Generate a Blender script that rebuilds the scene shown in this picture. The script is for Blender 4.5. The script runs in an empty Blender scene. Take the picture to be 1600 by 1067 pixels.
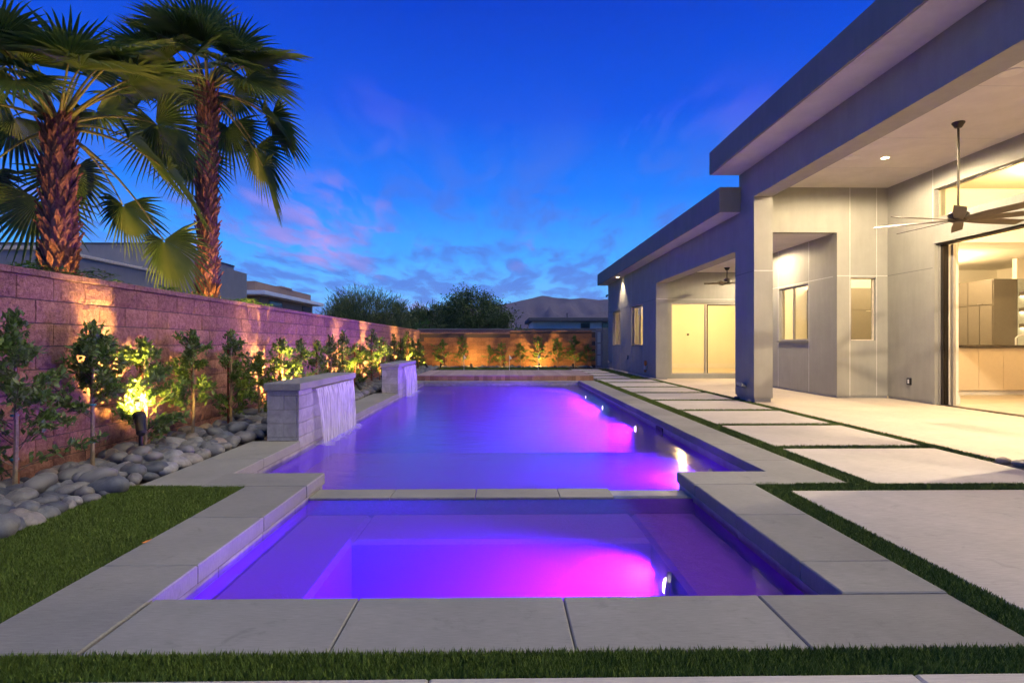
import bpy, math, random
import numpy as np
from mathutils import Vector, Matrix
random.seed(7); rng = np.random.default_rng(7)
R = math.radians
scene = bpy.context.scene
col = scene.collection

# ------------------------------------------------------------------ camera
CAM_H, FPX = 1.158, 920.0
cd = bpy.data.cameras.new('camera'); cam = bpy.data.objects.new('camera', cd); col.objects.link(cam)
cd.sensor_width = 36.0; cd.lens = FPX*36/1600; cd.shift_y = 3/1600; cd.clip_start = .05; cd.clip_end = 20000
cam.location = (0, 0, CAM_H); cam.rotation_euler = (R(90), 0, -math.atan(16/FPX))
scene.camera = cam

# ------------------------------------------------------------------ sky
SUN_EL, SUN_AZ = 66, 128            # soft afterglow from behind, over the house roof
w = bpy.data.worlds.new('World'); scene.world = w; w.use_nodes = True
nt = w.node_tree; nt.nodes.clear(); L = nt.links.new
def N(t, **k):
    n = nt.nodes.new(t)
    for a, b in k.items(): setattr(n, a, b)
    return n
def wmath(op, a, b=None, clamp=False):
    n = N('ShaderNodeMath', operation=op, use_clamp=clamp)
    for i, v in enumerate((a, b)):
        if v is None: continue
        if isinstance(v, (int, float)): n.inputs[i].default_value = v
        else: L(v, n.inputs[i])
    return n.outputs[0]
tc = N('ShaderNodeTexCoord'); sep = N('ShaderNodeSeparateXYZ'); L(tc.outputs['Generated'], sep.inputs[0])
sky = N('ShaderNodeTexSky', sky_type='NISHITA'); sky.sun_disc = False
sky.sun_elevation = R(-2.5); sky.sun_rotation = R(-55); sky.ozone_density = 4; sky.dust_density = .6
ramp = N('ShaderNodeValToRGB'); L(sep.outputs['Z'], ramp.inputs[0])
def stops(r, lst):
    e = r.color_ramp.elements
    while len(e) > 1: e.remove(e[-1])
    e[0].position, e[0].color = lst[0][0], (*lst[0][1], 1)
    for p, c in lst[1:]:
        q = e.new(p); q.color = (*c, 1)
stops(ramp, [(0, (.20, .42, .66)), (.06, (.115, .36, .70)), (.14, (.036, .24, .66)), (.24, (.006, .12, .56)), (.36, (.001, .05, .44)), (.52, (.0, .022, .31)), (1, (.0, .02, .20))])
# clouds: noise laid out on a flat layer overhead
zc = wmath('ADD', wmath('MAXIMUM', sep.outputs['Z'], 0), .09)
u = wmath('DIVIDE', sep.outputs['X'], zc); v = wmath('DIVIDE', sep.outputs['Y'], zc)
cmb = N('ShaderNodeCombineXYZ'); L(u, cmb.inputs[0]); L(v, cmb.inputs[1])
mp = N('ShaderNodeMapping'); L(cmb.outputs[0], mp.inputs[0]); mp.inputs['Rotation'].default_value = (0, 0, R(-28)); mp.inputs['Scale'].default_value = (1.3, .5, 1); mp.inputs['Location'].default_value = (4.1, 2.6, 0)
n1 = N('ShaderNodeTexNoise'); L(mp.outputs[0], n1.inputs['Vector']); n1.inputs['Scale'].default_value = 1.05; n1.inputs['Detail'].default_value = 9; n1.inputs['Roughness'].default_value = .62; n1.inputs['Distortion'].default_value = .7
n2 = N('ShaderNodeTexNoise'); L(mp.outputs[0], n2.inputs['Vector']); n2.inputs['Scale'].default_value = 4.2; n2.inputs['Detail'].default_value = 8; n2.inputs['Roughness'].default_value = .62; n2.inputs['Distortion'].default_value = .5
cov = wmath('ADD', wmath('MULTIPLY', n1.outputs['Fac'], .5), wmath('MULTIPLY', n2.outputs['Fac'], .5))
cr = N('ShaderNodeMapRange', interpolation_type='SMOOTHSTEP'); L(cov, cr.inputs[0]); cr.inputs[1].default_value = .43; cr.inputs[2].default_value = .58
fade = N('ShaderNodeMapRange', interpolation_type='SMOOTHSTEP'); L(sep.outputs['Z'], fade.inputs[0]); fade.inputs[1].default_value = .43; fade.inputs[2].default_value = .12
lowf = N('ShaderNodeMapRange', interpolation_type='SMOOTHSTEP'); L(sep.outputs['Z'], lowf.inputs[0]); lowf.inputs[1].default_value = .0; lowf.inputs[2].default_value = .05
cfac = wmath('MULTIPLY', wmath('MULTIPLY', cr.outputs[0], fade.outputs[0]), wmath('MULTIPLY', lowf.outputs[0], .72), True)
n3 = N('ShaderNodeTexNoise'); L(mp.outputs[0], n3.inputs['Vector']); n3.inputs['Scale'].default_value = .9; n3.inputs['Detail'].default_value = 4
pk = N('ShaderNodeMapRange'); L(n3.outputs['Fac'], pk.inputs[0]); pk.inputs[1].default_value = .56; pk.inputs[2].default_value = .74
ccol = N('ShaderNodeMixRGB'); L(pk.outputs[0], ccol.inputs[0]); ccol.inputs[1].default_value = (.05, .085, .36, 1); ccol.inputs[2].default_value = (.46, .20, .42, 1)
skm = N('ShaderNodeMixRGB'); L(cfac, skm.inputs[0]); L(ramp.outputs[0], skm.inputs[1]); L(ccol.outputs[0], skm.inputs[2])
b1 = N('ShaderNodeBackground'); L(skm.outputs[0], b1.inputs[0]); b1.inputs[1].default_value = 1.12
b2 = N('ShaderNodeBackground'); L(sky.outputs[0], b2.inputs[0]); b2.inputs[1].default_value = .05
ad = N('ShaderNodeAddShader'); L(b1.outputs[0], ad.inputs[0]); L(b2.outputs[0], ad.inputs[1])
wo = N('ShaderNodeOutputWorld'); L(ad.outputs[0], wo.inputs[0])

sl = bpy.data.lights.new('sun', 'SUN'); so = bpy.data.objects.new('sun', sl); col.objects.link(so)
sl.energy = 1.1; sl.angle = R(50); sl.color = (1.0, .90, .54)
_az, _el = R(SUN_AZ), R(SUN_EL)
sdir = Vector((math.sin(_az)*math.cos(_el), math.cos(_az)*math.cos(_el), math.sin(_el)))
so.rotation_euler = sdir.to_track_quat('Z', 'Y').to_euler()

vs = scene.view_settings
vs.view_transform = 'Standard'; vs.look = 'None'; vs.exposure = .8; vs.gamma = 1
scene.render.engine = 'CYCLES'
cy = scene.cycles
cy.use_denoising = True; cy.adaptive_threshold = .05; cy.use_light_tree = False; cy.max_bounces = 7; cy.diffuse_bounces = 3; cy.glossy_bounces = 4; cy.transmission_bounces = 4; cy.transparent_max_bounces = 16
cy.caustics_reflective = True; cy.caustics_refractive = False; cy.sample_clamp_indirect = 4
HAZE = 5e-5
POOL_W, SPA_W, WARM_W = 1.0, 1.0, 1.9

# ------------------------------------------------------------------ helpers
class MB:
    def __init__(s): s.v = []; s.f = []; s.m = []
    def add(s, vs, fs, mi=0):
        b = len(s.v); s.v += [tuple(p) for p in vs]; s.f += [tuple(i+b for i in f) for f in fs]; s.m += [mi]*len(fs); return s
    def box(s, x0, x1, y0, y1, z0, z1, mi=0):
        return s.add([(x0,y0,z0),(x1,y0,z0),(x1,y1,z0),(x0,y1,z0),(x0,y0,z1),(x1,y0,z1),(x1,y1,z1),(x0,y1,z1)],
              [(0,3,2,1),(4,5,6,7),(0,1,5,4),(1,2,6,5),(2,3,7,6),(3,0,4,7)], mi)
    def slab(s, x0, x1, y0, y1, z0, z1, b=.008, mi=0):     # box with chamfered edges
        vs = []
        for z, d in ((z0, b), (z0+b, 0), (z1-b, 0), (z1, b)):
            vs += [(x0+d,y0+d,z),(x1-d,y0+d,z),(x1-d,y1-d,z),(x0+d,y1-d,z)]
        fs = [(3,2,1,0),(12,13,14,15)]
        for k in range(3):
            for i in range(4):
                j = (i+1) % 4; fs.append((k*4+i, k*4+j, k*4+4+j, k*4+4+i))
        return s.add(vs, fs, mi)
    def tube(s, pts, rad, n=8, caps=True, mi=0):
        pts = [Vector(p) for p in pts]; rs = rad if isinstance(rad, (list, tuple)) else [rad]*len(pts)
        vs = []; fs = []; prev = None
        for i, p in enumerate(pts):
            t = (pts[min(i+1, len(pts)-1)]-pts[max(i-1, 0)]).normalized()
            a = t.orthogonal().normalized() if prev is None else (prev - t*prev.dot(t)).normalized()
            prev = a; b = t.cross(a)
            for k in range(n):
                th = 2*math.pi*k/n; vs.append(p + (a*math.cos(th)+b*math.sin(th))*rs[i])
        for i in range(len(pts)-1):
            for k in range(n):
                j = (k+1) % n; fs.append((i*n+k, i*n+j, (i+1)*n+j, (i+1)*n+k))
        if caps: fs += [tuple(range(n))[::-1], tuple(range((len(pts)-1)*n, len(pts)*n))]
        return s.add(vs, fs, mi)
    def lathe(s, prof, n=20, c=(0,0,0), mi=0):
        vs = []; fs = []
        for r, z in prof:
            for k in range(n):
                th = 2*math.pi*k/n; vs.append((c[0]+r*math.cos(th), c[1]+r*math.sin(th), c[2]+z))
        for i in range(len(prof)-1):
            for k in range(n):
                j = (k+1) % n; fs.append((i*n+k, i*n+j, (i+1)*n+j, (i+1)*n+k))
        fs += [tuple(range(n))[::-1], tuple(range((len(prof)-1)*n, len(prof)*n))]
        return s.add(vs, fs, mi)
    def mesh(s, name, smooth=False):
        me = bpy.data.meshes.new(name); me.from_pydata(s.v, [], s.f)
        if any(s.m): me.polygons.foreach_set('material_index', s.m)
        if smooth: me.polygons.foreach_set('use_smooth', [True]*len(me.polygons))
        me.update(); return me

WT = {}
def link(name, me, mats, parent=None, loc=None, smooth=False, label=None, cat=None, group=None, kind=None, rot=None):
    """one mesh object. loc None: the mesh is in world coordinates"""
    if isinstance(me, MB): me = me.mesh(name, smooth)
    if mats is not None and not me.materials:
        for m in (mats if isinstance(mats, (list, tuple)) else [mats]): me.materials.append(m)
    o = bpy.data.objects.new(name, me); col.objects.link(o)
    base = Vector((0,0,0))
    if parent is not None:
        o.parent = parent; base = WT[parent]
    wl = Vector(loc) if loc is not None else Vector((0,0,0))
    o.location = wl - base; WT[o] = wl
    if rot is not None: o.rotation_euler = rot
    return tag(o, label, cat, group, kind)
def tag(o, label=None, cat=None, group=None, kind=None):
    for k, v in (('label', label), ('category', cat), ('group', group), ('kind', kind)):
        if v: o[k] = v
    return o
def thing(name, loc, label, cat, group=None):
    o = bpy.data.objects.new(name, None); col.objects.link(o); o.location = loc; o.empty_display_size = .1
    WT[o] = Vector(loc); return tag(o, label, cat, group)
def copy_tree(o, loc, rz=0, scale=1, label=None):
    def cp(x, par):
        c = x.copy(); col.objects.link(c); c.parent = par
        for ch in x.children: cp(ch, c)
        return c
    c = cp(o, None); c.location = loc; c.rotation_euler[2] = rz
    c.scale = scale if isinstance(scale, tuple) else (scale,)*3
    if label: c['label'] = label
    WT[c] = Vector(loc); return c
def lamp(name, typ, loc, power, color, parent=None, target=None, size=.05, spot=120, blend=.6):
    d = bpy.data.lights.new(name, typ); d.energy = power; d.color = color
    if typ in ('POINT', 'SPOT'): d.shadow_soft_size = size
    if typ == 'SPOT': d.spot_size = R(spot); d.spot_blend = blend
    o = bpy.data.objects.new(name, d); col.objects.link(o)
    base = WT[parent] if parent is not None else Vector((0,0,0))
    if parent is not None: o.parent = parent
    o.location = Vector(loc)-base
    if target is not None: o.rotation_euler = (Vector(target)-Vector(loc)).to_track_quat('-Z', 'Y').to_euler()
    return o
def np_mesh(name, verts, faces):
    """verts (n,3), faces (m,k) numpy -> mesh"""
    me = bpy.data.meshes.new(name); k = faces.shape[1]; m = len(faces)
    me.vertices.add(len(verts)); me.vertices.foreach_set('co', np.ascontiguousarray(verts, dtype=np.float32).ravel())
    me.loops.add(m*k); me.loops.foreach_set('vertex_index', np.ascontiguousarray(faces, dtype=np.int32).ravel())
    me.polygons.add(m); me.polygons.foreach_set('loop_start', np.arange(0, m*k, k, dtype=np.int32)); me.polygons.foreach_set('loop_total', np.full(m, k, dtype=np.int32))
    me.update(calc_edges=True); return me

# ------------------------------------------------------------------ materials
class Mat:
    def __init__(s, name, rough=.6, spec=.4, metal=0):
        s.m = bpy.data.materials.new(name); s.m.use_nodes = True; s.t = s.m.node_tree
        s.p = s.t.nodes['Principled BSDF']; s.out = s.t.nodes['Material Output']
        s.p.inputs['Roughness'].default_value = rough; s.p.inputs['Specular IOR Level'].default_value = spec; s.p.inputs['Metallic'].default_value = metal
        s.tc = s.t.nodes.new('ShaderNodeTexCoord'); s.co = s.tc.outputs['Object']
    def n(s, t, **k):
        x = s.t.nodes.new(t)
        for a, b in k.items(): setattr(x, a, b)
        return x
    def l(s, a, b): s.t.links.new(a, b)
    def world(s):
        g = s.n('ShaderNodeNewGeometry'); s.co = g.outputs['Position']; return s
    def noise(s, scale, detail=4, rough=.55, stretch=None, dist=0, co=None):
        x = s.n('ShaderNodeTexNoise'); x.inputs['Scale'].default_value = scale; x.inputs['Detail'].default_value = detail; x.inputs['Roughness'].default_value = rough; x.inputs['Distortion'].default_value = dist
        c = co or s.co
        if stretch:
            mp = s.n('ShaderNodeMapping'); mp.inputs['Scale'].default_value = stretch; s.l(c, mp.inputs[0]); c = mp.outputs[0]
        s.l(c, x.inputs['Vector']); return x.outputs['Fac']
    def ramp(s, fac, lst):
        r = s.n('ShaderNodeValToRGB'); s.l(fac, r.inputs[0]); stops(r, lst); return r.outputs[0]
    def mix(s, fac, a, b, mode='MIX'):
        x = s.n('ShaderNodeMixRGB', blend_type=mode)
        for i, q in enumerate((fac, a, b)):
            if isinstance(q, (int, float)): x.inputs[i].default_value = q
            elif isinstance(q, tuple): x.inputs[i].default_value = (*q[:3], 1)
            else: s.l(q, x.inputs[i])
        return x.outputs[0]
    def vary(s, c, amt=.15):       # per object brightness variation
        oi = s.n('ShaderNodeObjectInfo'); r = s.n('ShaderNodeMapRange'); s.l(oi.outputs['Random'], r.inputs[0]); r.inputs[3].default_value = 1-amt; r.inputs[4].default_value = 1+amt
        h = s.n('ShaderNodeHueSaturation'); s.l(c, h.inputs['Color']) if not isinstance(c, tuple) else setattr(h.inputs['Color'], 'default_value', (*c, 1)); s.l(r.outputs[0], h.inputs['Value']); return h.outputs[0]
    def color(s, c):
        if isinstance(c, tuple): s.p.inputs['Base Color'].default_value = (*c, 1)
        else: s.l(c, s.p.inputs['Base Color'])
        return s
    def bump(s, h, strength=.3, dist=.01):
        b = s.n('ShaderNodeBump'); b.inputs['Strength'].default_value = strength; b.inputs['Distance'].default_value = dist; s.l(h, b.inputs['Height']); s.l(b.outputs[0], s.p.inputs['Normal']); return s
def plain(name, c, rough=.6, spec=.4, metal=0, nscale=14, amt=.12):
    m = Mat(name, rough, spec, metal); f = m.noise(nscale, 4)
    a = tuple(x*(1-amt) for x in c); b = tuple(min(1, x*(1+amt)) for x in c)
    m.color(m.ramp(f, [(.3, a), (.7, b)])); return m.m
def emit(name, c, s):
    m = Mat(name); m.color((.02, .02, .02)); m.p.inputs['Emission Color'].default_value = (*c, 1); m.p.inputs['Emission Strength'].default_value = s; return m.m

def concrete(name, a, b, stretch, bump=.25, vary=.09):
    m = Mat(name, .78, .25).world()
    big = m.noise(1.1, 4, .6); brush = m.noise(26, 5, .7, stretch); fine = m.noise(240, 2)
    c = m.ramp(big, [(.3, a), (.7, b)])
    c = m.mix(.8, c, m.ramp(brush, [(.25, (.36,.36,.36)), (.75, (.64,.64,.64))]), 'OVERLAY')
    c = m.mix(.25, c, m.ramp(fine, [(.3, (.4,.4,.4)), (.7, (.6,.6,.6))]), 'OVERLAY')
    st = m.noise(5.5, 7, .75, dist=.6); c = m.mix(m.ramp(st, [(.58, (0,0,0)), (.76, (.65,.65,.65))]), c, tuple(x*.62 for x in a))
    m.color(m.vary(c, vary)); m.bump(brush, bump, .004); return m.m
M = {}
M['coping'] = concrete('coping_concrete', (.19,.195,.185), (.25,.255,.24), (.5,9,1))
M['pad'] = concrete('pad_concrete', (.40,.385,.35), (.49,.47,.43), (.35,5,1), .12, .08)
M['patio'] = concrete('patio_concrete', (.46,.40,.32), (.55,.48,.385), (.3,3,1), .08, .03)
def stucco(name, c):
    m = Mat(name, .9, .15).world(); f = m.noise(130, 3, .6); g = m.noise(2.2, 5, .6); s2 = m.noise(3, 5, .6, (3,3,.35))
    cc = m.ramp(g, [(.28, tuple(x*.92 for x in c)), (.72, tuple(x*1.06 for x in c))])
    cc = m.mix(.14, cc, m.ramp(s2, [(.3, (.35,)*3), (.7, (.65,)*3)]), 'OVERLAY')
    m.color(m.mix(.2, cc, m.ramp(f, [(.3, (.38,)*3), (.7, (.62,)*3)]), 'OVERLAY')); m.bump(f, .6, .006); return m.m
M['stucco'] = stucco('house_stucco', (.31,.305,.268))
M['fascia'] = stucco('fascia_stucco', (.235,.238,.195))
M['soffit'] = stucco('soffit_stucco', (.60,.585,.57))
M['ceiling'] = stucco('ceiling_plaster', (.76,.73,.68))
M['reveal'] = plain('reveal_metal', (.55,.53,.50), .5)
M['groove'] = plain('groove_shadow', (.17,.165,.16), .9)
M['plinth'] = plain('plinth_concrete', (.30,.30,.29), .9)
M['int_wall'] = plain('interior_paint', (.82,.78,.66), .8, nscale=1.5, amt=.03)
M['int_floor'] = plain('interior_tile', (.55,.48,.38), .35, nscale=3)
M['trim'] = plain('white_trim', (.8,.78,.72), .5, amt=.03)
M['bronze'] = plain('bronze_metal', (.035,.028,.022), .4, .5, .6)
M['alu'] = plain('aluminium_frame', (.42,.40,.36), .45, .5, .5, amt=.05)
M['blade'] = plain('fan_blade_bronze', (.075,.055,.035), .45, .4)
M['black'] = plain('black_plastic', (.012,.012,.012), .45)
M['white'] = plain('white_paint', (.8,.8,.78), .5, amt=.03)
M['cab'] = plain('cabinet_taupe', (.135,.12,.095), .45, amt=.04)
M['island'] = plain('island_tan', (.60,.50,.36), .5, amt=.03)
M['counter'] = plain('counter_dark', (.035,.025,.018), .25, .5)
M['steel'] = plain('stainless', (.5,.47,.42), .3, .5, .9)
M['splash'] = plain('backsplash', (.42,.46,.42), .3, .5)
M['rust'] = plain('rust_stake', (.16,.055,.03), .9, nscale=40, amt=.35)
M['orange_pipe'] = plain('orange_pipe', (.55,.20,.04), .6)
M['mortar'] = plain('mortar', (.10,.075,.065), .95)
M['plaster'] = plain('glow_tinted_pool_plaster', (.33,.075,.72), .8, nscale=60, amt=.12)  # violet lamp glow is put into the base colour of the pool finish
M['pool_tile'] = plain('pool_tile', (.30,.30,.31), .35, .5, nscale=8, amt=.25)
M['lens'] = emit('pool_lamp_lens', (.9,.62,1), 28)
M['warm_lens'] = emit('warm_lamp_lens', (1,.78,.42), 18)
M['dark_glass'] = plain('dark_glass', (.015,.018,.025), .08, .6)
M['teal_tie'] = plain('teal_tie', (.03,.25,.22), .6)

m = Mat('stone_tile', .55, .4).world()
a = m.noise(3.2, 8, .68, dist=1.6); b = m.noise(11, 6, .7, (1,1,2.5), .8)
c = m.ramp(a, [(.3, (.20,.205,.21)), (.5, (.29,.29,.295)), (.72, (.40,.40,.40))])
c = m.mix(m.ramp(b, [(.62, (0,0,0)), (.72, (.55,.55,.55))]), c, (.52,.52,.52))
m.color(m.vary(c, .12)); m.bump(b, .2, .003); M['stone_tile'] = m.m

def block_mat(name, a, b):
    m = Mat(name, .95, .12).world(); f = m.noise(26, 7, .75); g = m.noise(90, 3, .7); big = m.noise(1.6, 3)
    c = m.ramp(f, [(.30, tuple(x*.45 for x in a)), (.5, a), (.66, b)])
    c = m.mix(.3, c, m.ramp(big, [(.3, (.36,)*3), (.7, (.64,)*3)]), 'OVERLAY')
    m.color(m.vary(c, .13))
    h = m.mix(.4, f, g); m.bump(h, 1.0, .05); return m.m
M['block'] = block_mat('pink_split_block', (.36,.185,.145), (.48,.27,.21))
M['cap'] = block_mat('cap_block', (.38,.21,.17), (.48,.29,.24))
M['far_block'] = block_mat('tan_block', (.34,.16,.085), (.42,.22,.12))

m = Mat('pebble', .55, .4); f = m.noise(4, 6, .65, dist=.8); oi = m.n('ShaderNodeObjectInfo')
base = m.ramp(oi.outputs['Random'], [(0, (.06,.07,.09)), (.25, (.11,.125,.15)), (.5, (.17,.17,.17)), (.7, (.10,.11,.135)), (.85, (.22,.23,.25)), (1, (.20,.165,.14))])
c = m.mix(.55, base, m.ramp(f, [(.28, (.28,)*3), (.72, (.70,)*3)]), 'OVERLAY'); m.color(c); m.bump(m.noise(60, 3), .15, .003); M['pebble'] = m.m

def leafmat(name, a, b, rough=.42, trans=.25, scale=9, spec=.45):
    m = Mat(name, rough, spec).world(); f = m.noise(scale, 3); m.color(m.ramp(f, [(.3, a), (.7, b)]))
    t = m.n('ShaderNodeBsdfTranslucent'); m.l(m.ramp(f, [(.3, tuple(min(1, x*1.5) for x in a)), (.7, tuple(min(1, x*1.5) for x in b))]), t.inputs[0])
    x = m.n('ShaderNodeMixShader'); x.inputs[0].default_value = trans; m.l(m.p.outputs[0], x.inputs[1]); m.l(t.outputs[0], x.inputs[2]); m.l(x.outputs[0], m.out.inputs[0]); return m.m
M['leaf'] = leafmat('ficus_leaf', (.055,.115,.02), (.12,.20,.04))
M['palm_leaf'] = leafmat('palm_leaf', (.045,.095,.022), (.10,.145,.035), .45, .18, 3)
M['petiole'] = leafmat('petiole', (.12,.13,.04), (.20,.17,.06), .5, .05)
M['tree_leaf'] = leafmat('tree_leaf', (.045,.085,.022), (.095,.14,.04), .6, .15, 1.5)
M['verde_leaf'] = leafmat('paloverde_leaf', (.09,.13,.045), (.16,.20,.07), .6, .15, 1.5)
M['lime_leaf'] = leafmat('lime_leaf', (.05,.12,.02), (.09,.19,.03), .5, .2, 4)
M['bark'] = plain('bark', (.13,.095,.065), .9, nscale=30, amt=.35)
M['pale_bark'] = plain('young_bark', (.22,.17,.11), .85, nscale=40, amt=.3)
m = Mat('palm_boot', .85, .2); f = m.noise(16, 5, .7, (1,1,.25)); m.color(m.vary(m.ramp(f, [(.25, (.09,.035,.03)), (.5, (.22,.09,.07)), (.75, (.35,.18,.13))]), .3)); m.bump(f, .5, .01); M['boot'] = m.m
def turfmat(name, a, b):
    m = Mat(name, .55, .3).world(); f = m.noise(90, 2); g = m.noise(2.5, 3)
    c = m.ramp(f, [(.3, a), (.7, b)]); m.color(m.mix(.3, c, m.ramp(g, [(.3, (.38,)*3), (.7, (.62,)*3)]), 'OVERLAY')); return m.m
M['turf'] = turfmat('turf_blades', (.05,.095,.012), (.12,.185,.028))
M['turf_base'] = turfmat('turf_backing', (.010,.022,.005), (.024,.044,.010))
m = Mat('wood_deck', .6, .3); f = m.noise(5, 6, .65, (9,1,9), .6); m.color(m.vary(m.ramp(f, [(.25, (.13,.065,.038)), (.5, (.24,.13,.075)), (.75, (.33,.20,.12))]), .28)); m.bump(f, .25, .004); M['wood'] = m.m
m = Mat('grey_wood', .75, .25); f = m.noise(5, 6, .65, (9,1,9), .6); m.color(m.vary(m.ramp(f, [(.25, (.28,.21,.18)), (.75, (.42,.33,.29))]), .15)); m.bump(f, .25, .004); M['wood_top'] = m.m
M['n_grey'] = stucco('neighbour_grey', (.27,.27,.275)); M['n_dark'] = stucco('neighbour_dark', (.10,.105,.115))
M['n_tan'] = stucco('neighbour_tan', (.38,.25,.18)); M['n_white'] = stucco('neighbour_white', (.62,.62,.62))
M['cream'] = plain('cream_trim', (.66,.58,.46), .6)
m = Mat('ground', .95, .1).world(); f = m.noise(3, 6, .7); m.color(m.ramp(f, [(.3, (.12,.095,.075)), (.7, (.20,.16,.125))])); M['ground'] = m.m
m = Mat('mountain', 1, 0).world(); f = m.noise(.004, 8, .65); m.color(m.ramp(f, [(.3, (.09,.075,.08)), (.7, (.16,.125,.12))])); M['mountain'] = m.m

def glass_mat(name, tint=(1,1,1), refl=1.0):
    m = Mat(name); m.t.nodes.remove(m.p)
    tr = m.n('ShaderNodeBsdfTransparent'); tr.inputs[0].default_value = (*tint, 1); gl = m.n('ShaderNodeBsdfGlossy'); gl.inputs['Roughness'].default_value = .02
    fr = m.n('ShaderNodeFresnel'); fr.inputs[0].default_value = 1.45; x = m.n('ShaderNodeMixShader'); gm = m.n('ShaderNodeNewGeometry'); mu = m.n('ShaderNodeMath', operation='MULTIPLY'); iv = m.n('ShaderNodeMath', operation='SUBTRACT'); iv.inputs[0].default_value = 1; m.l(gm.outputs['Backfacing'], iv.inputs[1]); m.l(iv.outputs[0], mu.inputs[0]); m.l(fr.outputs[0], mu.inputs[1]); m.l(mu.outputs[0], x.inputs[0]); m.l(tr.outputs[0], x.inputs[1]); m.l(gl.outputs[0], x.inputs[2]); m.l(x.outputs[0], m.out.inputs[0]); return m.m
M['glass'] = glass_mat('window_glass', (.95,.97,.95))
M['frosted'] = plain('frosted_glass', (.45,.52,.52), .35)
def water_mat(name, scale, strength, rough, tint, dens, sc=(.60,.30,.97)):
    m = Mat(name).world(); m.t.nodes.remove(m.p)
    tr = m.n('ShaderNodeBsdfTransparent'); tr.inputs[0].default_value = (*tint, 1)
    gl = m.n('ShaderNodeBsdfGlossy'); gl.inputs['Roughness'].default_value = rough
    f1 = m.noise(scale, 4, .6, (.7,1.3,1), .4); f2 = m.noise(scale*.23, 3, .5)
    h = m.mix(.45, f1, f2); b = m.n('ShaderNodeBump'); b.inputs['Strength'].default_value = strength; b.inputs['Distance'].default_value = .05; m.l(h, b.inputs['Height']); m.l(b.outputs[0], gl.inputs['Normal'])
    fr = m.n('ShaderNodeFresnel'); fr.inputs[0].default_value = 1.33; m.l(b.outputs[0], fr.inputs['Normal'])
    x = m.n('ShaderNodeMixShader'); m.l(fr.outputs[0], x.inputs[0]); m.l(tr.outputs[0], x.inputs[1]); m.l(gl.outputs[0], x.inputs[2]); m.l(x.outputs[0], m.out.inputs[0])
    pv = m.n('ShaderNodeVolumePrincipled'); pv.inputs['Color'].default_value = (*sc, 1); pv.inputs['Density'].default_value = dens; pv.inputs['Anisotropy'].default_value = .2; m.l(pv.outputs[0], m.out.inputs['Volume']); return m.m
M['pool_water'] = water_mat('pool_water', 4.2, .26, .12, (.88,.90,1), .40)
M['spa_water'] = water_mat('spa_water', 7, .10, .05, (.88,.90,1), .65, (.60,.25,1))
m = Mat('falling_water', .25, .5); f = m.noise(1, 4, .6, (30,30,1.1)); m.color((.85,.87,.92))
tr = m.n('ShaderNodeBsdfTransparent'); x = m.n('ShaderNodeMixShader'); t2 = m.n('ShaderNodeBsdfTranslucent'); t2.inputs[0].default_value = (.85,.87,.92,1); x2 = m.n('ShaderNodeMixShader'); x2.inputs[0].default_value = .4
m.l(m.p.outputs[0], x2.inputs[1]); m.l(t2.outputs[0], x2.inputs[2])
m.l(m.ramp(f, [(.34, (.10,)*3), (.62, (.85,)*3)]), x.inputs[0]); m.l(tr.outputs[0], x.inputs[1]); m.l(x2.outputs[0], x.inputs[2]); m.l(x.outputs[0], m.out.inputs[0]); M['fall'] = m.m

m = Mat('foam', .6, .3).world(); f = m.noise(38, 5, .7); m.color((.8,.8,.85)); tr = m.n('ShaderNodeBsdfTransparent'); x = m.n('ShaderNodeMixShader')
m.l(m.ramp(f, [(.42, (.0,)*3), (.68, (.6,)*3)]), x.inputs[0]); m.l(tr.outputs[0], x.inputs[1]); m.l(m.p.outputs[0], x.inputs[2]); m.l(x.outputs[0], m.out.inputs[0]); M['foam'] = m.m
WARM = (1.0, .62, .24); WARMK = (1.0, .68, .34); WARM2 = (1.0, .78, .51); UPC = (1.0, .60, .13); VIO = (.18, .008, 1.0)

# ------------------------------------------------------------------ layout constants
XF = 4.95                     # house facade plane
WL = -4.06                    # face of the left block wall
YF = 29.2                     # face of the far wall
PX, PY0, PY1 = 2.42, 5.25, 18.32
SX = 1.58                     # spa half width
ZP, ZS = -.135, -.118          # water levels

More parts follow.
